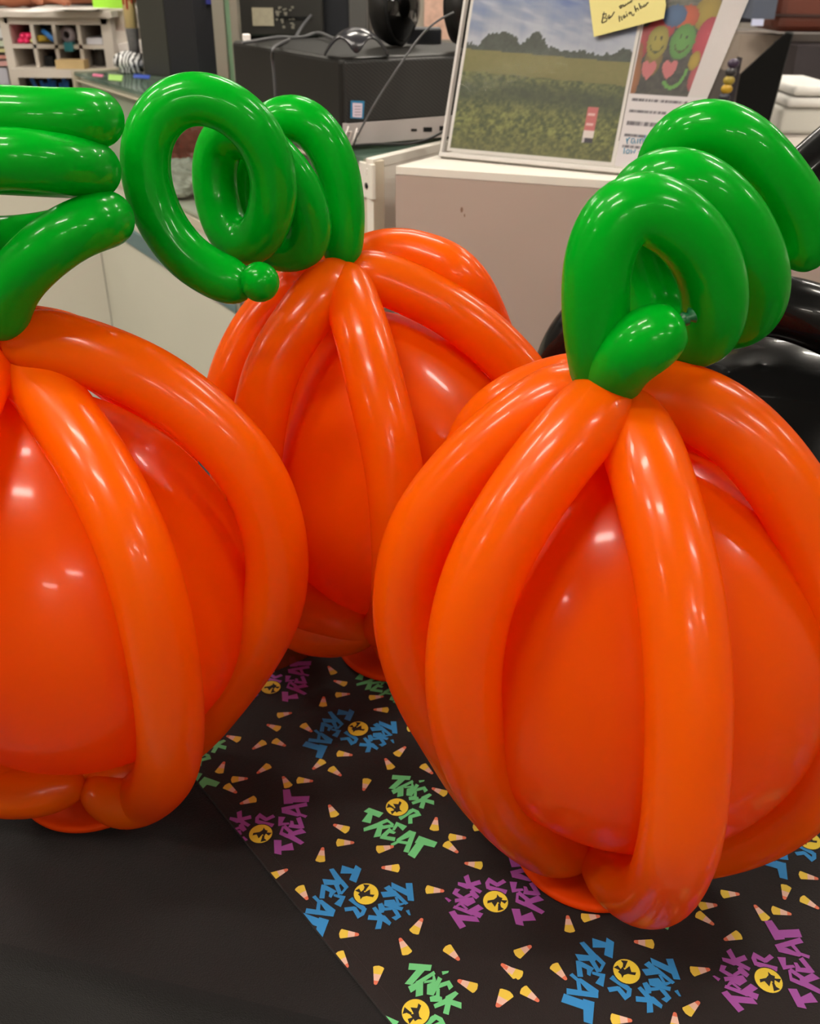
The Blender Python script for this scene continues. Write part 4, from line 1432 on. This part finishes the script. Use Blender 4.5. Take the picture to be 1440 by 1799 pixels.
# desk behind/over the organizer with papers and a person's arms
def left_desk():
    y = CY
    pp = MB()
    rnd = random.Random(9)
    for k, (u, v, w_, a) in enumerate(((95, 16, 0.12, 0.2), (60, 20, 0.10, -0.3), (135, 16, 0.12, 0.1), (160, 15, 0.08, -0.1))):
        c = tz(u, v, CTOP + 0.0012 + 0.0012 * k)
        ex = V((math.cos(a), math.sin(a), 0)) * w_
        ey = V((-math.sin(a), math.cos(a), 0)) * 0.12
        o = MB().frame(c - ex / 2 - ey / 2, ex, ey, V((0, 0, 0.001))).build('paper_sheet', PAPER)
        tag(o, 'white paper sheet on top of the organizer, ' + ('middle one under the hands', 'leftmost one', 'right of the middle', 'rightmost one')[k], 'paper')
    o = panel('green_card', 164, -60, 228, 15, CY + 0.02, 0.002, mat('lime green paper', (160, 226, 60), rough=0.6))
    tag(o, 'bright lime green paper standing above the organizer', 'paper')
    o = panel('notice_sheet', 192, 20, 224, 55, CY + 0.05, 0.002, mat('pale tinted paper', (214, 196, 186), rough=0.7, noise=0.15, nscale=25))
    tag(o, 'pale pink and yellow notice below the lime green paper', 'paper')
    a, b = yb(190, 50, 262, 150, CY + 0.9, 0.3)
    a.z = FLOOR
    o = MB().box(a, b).build('side_cabinet', mat('warm grey laminate', (138, 128, 118), rough=0.6))
    tag(o, 'warm grey side cabinet right of the cubby organizer', 'cabinet')
    for k, (v, w_) in enumerate(((100, 0.10), (94, 0.09), (88, 0.08))):
        a, b = yb(196, v - 8, 240, v, CY + 0.05, 0.15)
        o = MB().frame(a, V((b.x - a.x, 0, 0.004 * k)), V((0, 0.15, 0)), V((0, 0, 0.012))).build('paper_stack', PAPER, bevel=0.001)
        tag(o, 'white paper pile right of the cubbies, ' + ('lowest', 'middle', 'topmost')[k] + ' of three', 'paper')
    o = panel('red_folder', 192, 100, 245, 116, CY + 0.04, 0.16, mat('brick red card', (120, 48, 34), rough=0.6))
    tag(o, 'brick red folder under the white paper piles', 'folder')
    # left rack of papers
    a, b = yb(-40, 24, 12, 200, CY + 0.02, 0.2)
    o = MB().box(V((a.x, a.y, FLOOR)), b).build('paper_rack', mat('light grey rack', (178, 176, 174), rough=0.6))
    tag(o, 'light grey document rack at the far left edge', 'rack')
    for k, (v0, v1, c) in enumerate(((50, 68, (206, 208, 210)), (72, 82, (190, 200, 180)), (86, 92, (200, 194, 140)), (98, 104, (190, 130, 120)), (108, 116, (196, 150, 146)), (120, 150, (166, 166, 176)))):
        o = panel('leaflet', -20, v0, 12 + k, v1, CY + 0.012, 0.006, mat('leaflet tint %d' % v0, c, rough=0.6))
        tag(o, 'leaflet in the left document rack, ' + ('white, topmost', 'pale green, second down', 'pale yellow, third down', 'reddish, fourth down', 'pink, fifth down', 'grey, lowest')[k], 'leaflet')


left_desk()


def person():
    # seated behind the organizer; only the forearms resting on its top show
    y = CY + 0.22
    zt_ = CTOP
    cx = ty(62, 10, y).x
    SK = mat('brown skin', (150, 88, 60), rough=0.55)
    verts, edges, rad = [], [], []

    def v(p, r, par=None):
        verts.append(V(p))
        rad.append(r)
        i = len(verts) - 1
        if par is not None:
            edges.append((par, i))
        return i
    yb_ = y + 0.32
    pel = v((cx, yb_, zt_ - 0.42), 0.13)
    bel = v((cx, yb_ - 0.01, zt_ - 0.25), 0.12, pel)
    chs = v((cx, yb_ - 0.03, zt_ + 0.0), 0.135, bel)
    upc = v((cx, yb_ - 0.03, zt_ + 0.13), 0.11, chs)
    nk = v((cx, yb_ - 0.04, zt_ + 0.22), 0.05, upc)
    hd = v((cx, yb_ - 0.06, zt_ + 0.30), 0.08, nk)
    h2 = v((cx, yb_ - 0.06, zt_ + 0.38), 0.075, hd)
    for s in (-1, 1):
        sh = v((cx + s * 0.17, yb_ - 0.03, zt_ + 0.14), 0.055, upc)
        el = v((cx + s * 0.20, y + 0.08, zt_ + 0.045), 0.040, sh)
        wr = v((cx + s * 0.03, y - 0.09 - 0.02 * s, zt_ + 0.032), 0.027, el)
        pm = v((cx - s * 0.03, y - 0.11 - 0.02 * s, zt_ + 0.028), 0.026, wr)
        pe = v((cx - s * 0.065, y - 0.12 - 0.02 * s, zt_ + 0.024), 0.024, pm)
        for k in range(4):
            L = (0.030, 0.035, 0.033, 0.025)[k]
            o_ = (k - 1.5) * 0.014
            a = v((cx - s * 0.085, y - 0.12 - 0.02 * s + o_, zt_ + 0.024), 0.009, pe)
            b = v((cx - s * (0.085 + L), y - 0.122 - 0.02 * s + o_ * 1.1, zt_ + 0.018), 0.008, a)
            v((cx - s * (0.088 + L * 1.5), y - 0.122 - 0.02 * s + o_ * 1.1, zt_ + 0.010), 0.007, b)
        t = v((cx - s * 0.045, y - 0.15 - 0.02 * s, zt_ + 0.022), 0.010, pm)
        v((cx - s * 0.075, y - 0.165 - 0.02 * s, zt_ + 0.014), 0.008, t)
    org = V((cx, yb_, zt_ - 0.42))
    me = bpy.data.meshes.new('person')
    me.from_pydata([p - org for p in verts], edges, [])
    o = bpy.data.objects.new('person', me)
    COL.objects.link(o)
    o.location = org
    me.materials.append(SK)
    sk = o.modifiers.new('skin', 'SKIN')
    for i, r in enumerate(rad):
        me.skin_vertices[0].data[i].radius = (r, r)
    me.skin_vertices[0].data[0].use_root = True
    o.modifiers.new('sub', 'SUBSURF').render_levels = 2
    tag(o, 'person leaning bare brown forearms on the organizer at the top left', 'person')
    o['_o'] = tuple(org)
    # shirt and hair as children
    sh = MB().lathe((cx, yb_ - 0.02, zt_ - 0.50), (0, 0, 1), [(0.17, 0), (0.17, 0.2), (0.18, 0.45), (0.19, 0.60), (0.13, 0.67), (0.07, 0.70)], 36)
    for q in sh.v:
        q.y = yb_ - 0.02 + (q.y - yb_ + 0.02) * 0.8
    sh.build('shirt', mat('black shirt', (24, 24, 26), rough=0.9), o)
    MB().ball((cx, yb_ - 0.04, zt_ + 0.38), 0.105, nu=32, nv=20).build('hair', mat('dark hair', (22, 16, 12), rough=0.6), o)


person()


# ------------------------------------------------------------------ right background
def right_bg():
    # low grey-white counter far behind with towels
    a, b = yb(1300, 205, 1700, 330, 2.35, 0.5)
    o = MB().box(V((0.62, 2.08, FLOOR)), V((2.4, 2.9, ty(1390, 250, 2.2).z))).build('back_counter', mat('warm white laminate', (176, 168, 160), rough=0.5), bevel=0.003)
    tag(o, 'warm white low counter far behind at the right edge', 'counter')
    ctop = ty(1390, 250, 2.2).z
    o['ctop'] = 0
    del o['ctop']
    # white bin and folded towels
    o = MB().box(V((ty(1372, 200, 2.3).x, 2.3, ctop + 0.0005)), V((ty(1480, 200, 2.3).x, 2.6, ty(1400, 190, 2.3).z))).build('white_box', mat('off white plastic', (190, 188, 180), rough=0.5), bevel=0.01)
    tag(o, 'off white storage box below the folded towels at right', 'box')
    zt_ = ty(1400, 190, 2.3).z
    for k, (v0, dy) in enumerate(((176, 0.0), (158, 0.01))):
        x0, x1 = ty(1382, 170, 2.3).x, ty(1480, 170, 2.3).x
        mb = MB().box(V((x0 + dy, 2.29, zt_ + 0.001 + 0.024 * k)), V((x1, 2.55, zt_ + 0.022 + 0.024 * k)))
        o = mb.build('folded_towel', mat('white terry', (205, 203, 198), rough=0.95, bump=0.8, bscale=120), bevel=0.009)
        tag(o, ('lower', 'upper')[k] + ' white folded towel on the off white storage box', 'towel')
    # black slanted display screen
    q = [ty(1380, 57, 2.25), ty(1392, 60, 2.25), ty(1345, 232, 2.25), ty(1288, 200, 2.25), ty(1300, 130, 2.25)]
    q[2].z = q[3].z = ctop
    o = MB().prism(q, V((0.02, 0.05, 0))).build('payment_screen', mat('flat black plastic', (14, 13, 12), rough=0.75, spec=0.15, k=0.4), bevel=0.003)
    tag(o, 'black wedge shaped screen seen from the side, right of the flyer', 'screen')
    # candy rack strip
    CND = mat('candy wrappers', (120, 90, 40), rough=0.35)
    e = None
    cols = [(58, 46, 66), (46, 44, 46), (150, 130, 50), (176, 140, 40), (40, 40, 50), (168, 30, 26)]
    for k in range(6):
        u = 1288 - k * 4
        v = 112 + k * 15
        c = ty(u, v, 2.09)
        o = MB().ball(c, 0.011, 0, 14, 8, (1.1, 0.6, 0.85)).build('wrapped_candy', mat('wrapper %d' % k, cols[k], rough=0.3, noise=0.3, nscale=120))
        tag(o, 'wrapped candy hanging beside the flyer edge, ' + ('dark purple, topmost', 'black, second down', 'olive yellow, third down', 'golden, fourth down', 'navy, fifth down', 'bright red, lowest')[k], 'candy')
    sa, sb_ = ty(1280, 210, 2.1), ty(1262, 205, 2.1)
    sa.z = sb_.z = ctop
    o = MB().prism([ty(1296, 100, 2.1), ty(1304, 102, 2.1), sa, sb_], V((0, 0.006, 0))).build('candy_strip', mat('dark card', (40, 34, 40), rough=0.6))
    tag(o, 'dark card strip holding the wrapped candies', 'display card')
    # brown bag high right
    A, B = yb(1356, -80, 1500, 58, 3.0, 0.25)
    e = empty('leather_bag', ((A.x + B.x) / 2, 3.1, A.z), 'large brown leather bag at the top right corner', 'bag')
    LM = mat('reddish brown leather', (98, 48, 34), rough=0.45)
    MB().box(A, B).build('body', LM, e, bevel=0.03)
    s0, s1 = yb(1352, 26, 1500, 30, 2.992, 0.02)
    MB().box(s0, s1).build('seam', mat('dark brown stitching', (50, 24, 18), rough=0.6), e)
    # shelf behind it
    o = panel('back_shelf', 1270, 60, 1520, 200, 3.4, 0.3, mat('grey shelf back', (88, 80, 76), rough=0.7, noise=0.3, nscale=6))
    tag(o, 'grey cluttered shelf behind the black wedge shaped screen', 'shelf')
    o = panel('dark_crate', 1388, 82, 1520, 150, 2.9, 0.2, mat('dark plum plastic', (40, 34, 38), rough=0.5, noise=0.3, nscale=10))
    tag(o, 'dark plum crate under the brown leather bag', 'crate')
    o = panel('light_box', 1290, 62, 1370, 130, 3.1, 0.2, mat('light warm card', (150, 136, 124), rough=0.7))
    tag(o, 'light brown cardboard box left of the black wedge shaped screen', 'box')
    o = panel('denim_cloth', 1318, -60, 1360, 34, 2.9, 0.1, mat('grey blue denim', (78, 84, 98), rough=0.9))
    tag(o, 'grey blue denim cloth left of the brown leather bag', 'cloth')
    o = panel('white_tag', 1320, 34, 1340, 46, 2.88, 0.01, mat('bluish white paper', (190, 196, 225), rough=0.6))
    tag(o, 'bluish white tag under the denim cloth', 'tag')
    o = panel('dark_partition', 1270, -80, 1322, 40, 3.2, 0.05, mat('navy fabric board', (34, 32, 40), rough=0.8))
    tag(o, 'dark navy partition right of the flyer, at the top', 'partition')


right_bg()


# ------------------------------------------------------------------ amber plastic box between the pumpkins
def amber_box():
    z = 0.0
    a = tz(498, 1165, 0)
    e = empty('amber_box', (a.x, a.y, 0), 'small glossy orange and amber plastic box between left and middle pumpkins', 'box')
    OP = mat('orange translucent plastic', (236, 110, 40), rough=0.2, alpha=0.8)
    AP = mat('amber clear plastic', (150, 60, 20), rough=0.15, alpha=0.35)
    c0 = tz(480, 1182, 0)
    ex, ey = V((0.040, 0.030, 0)), V((-0.028, 0.040, 0))
    MB().frame(c0, ex, ey, V((0, 0, 0.028))).build('box_body', AP, e, bevel=0.001)
    MB().frame(c0 - ex * 0.03 - ey * 0.03 + V((0, 0, 0.0285)), ex * 1.06, ey * 1.06, V((0, 0, 0.004))).build('lid', OP, e, bevel=0.001)
    MB().tube([c0 + V((0, 0, 0.001)), c0 + V((0, 0, 0.029))], 0.0012, 8).build('gold_edge', mat('gold foil edge', (180, 130, 60), rough=0.3), e)


amber_box()
for o in bpy.data.objects:
    if '_o' in o:
        del o['_o']
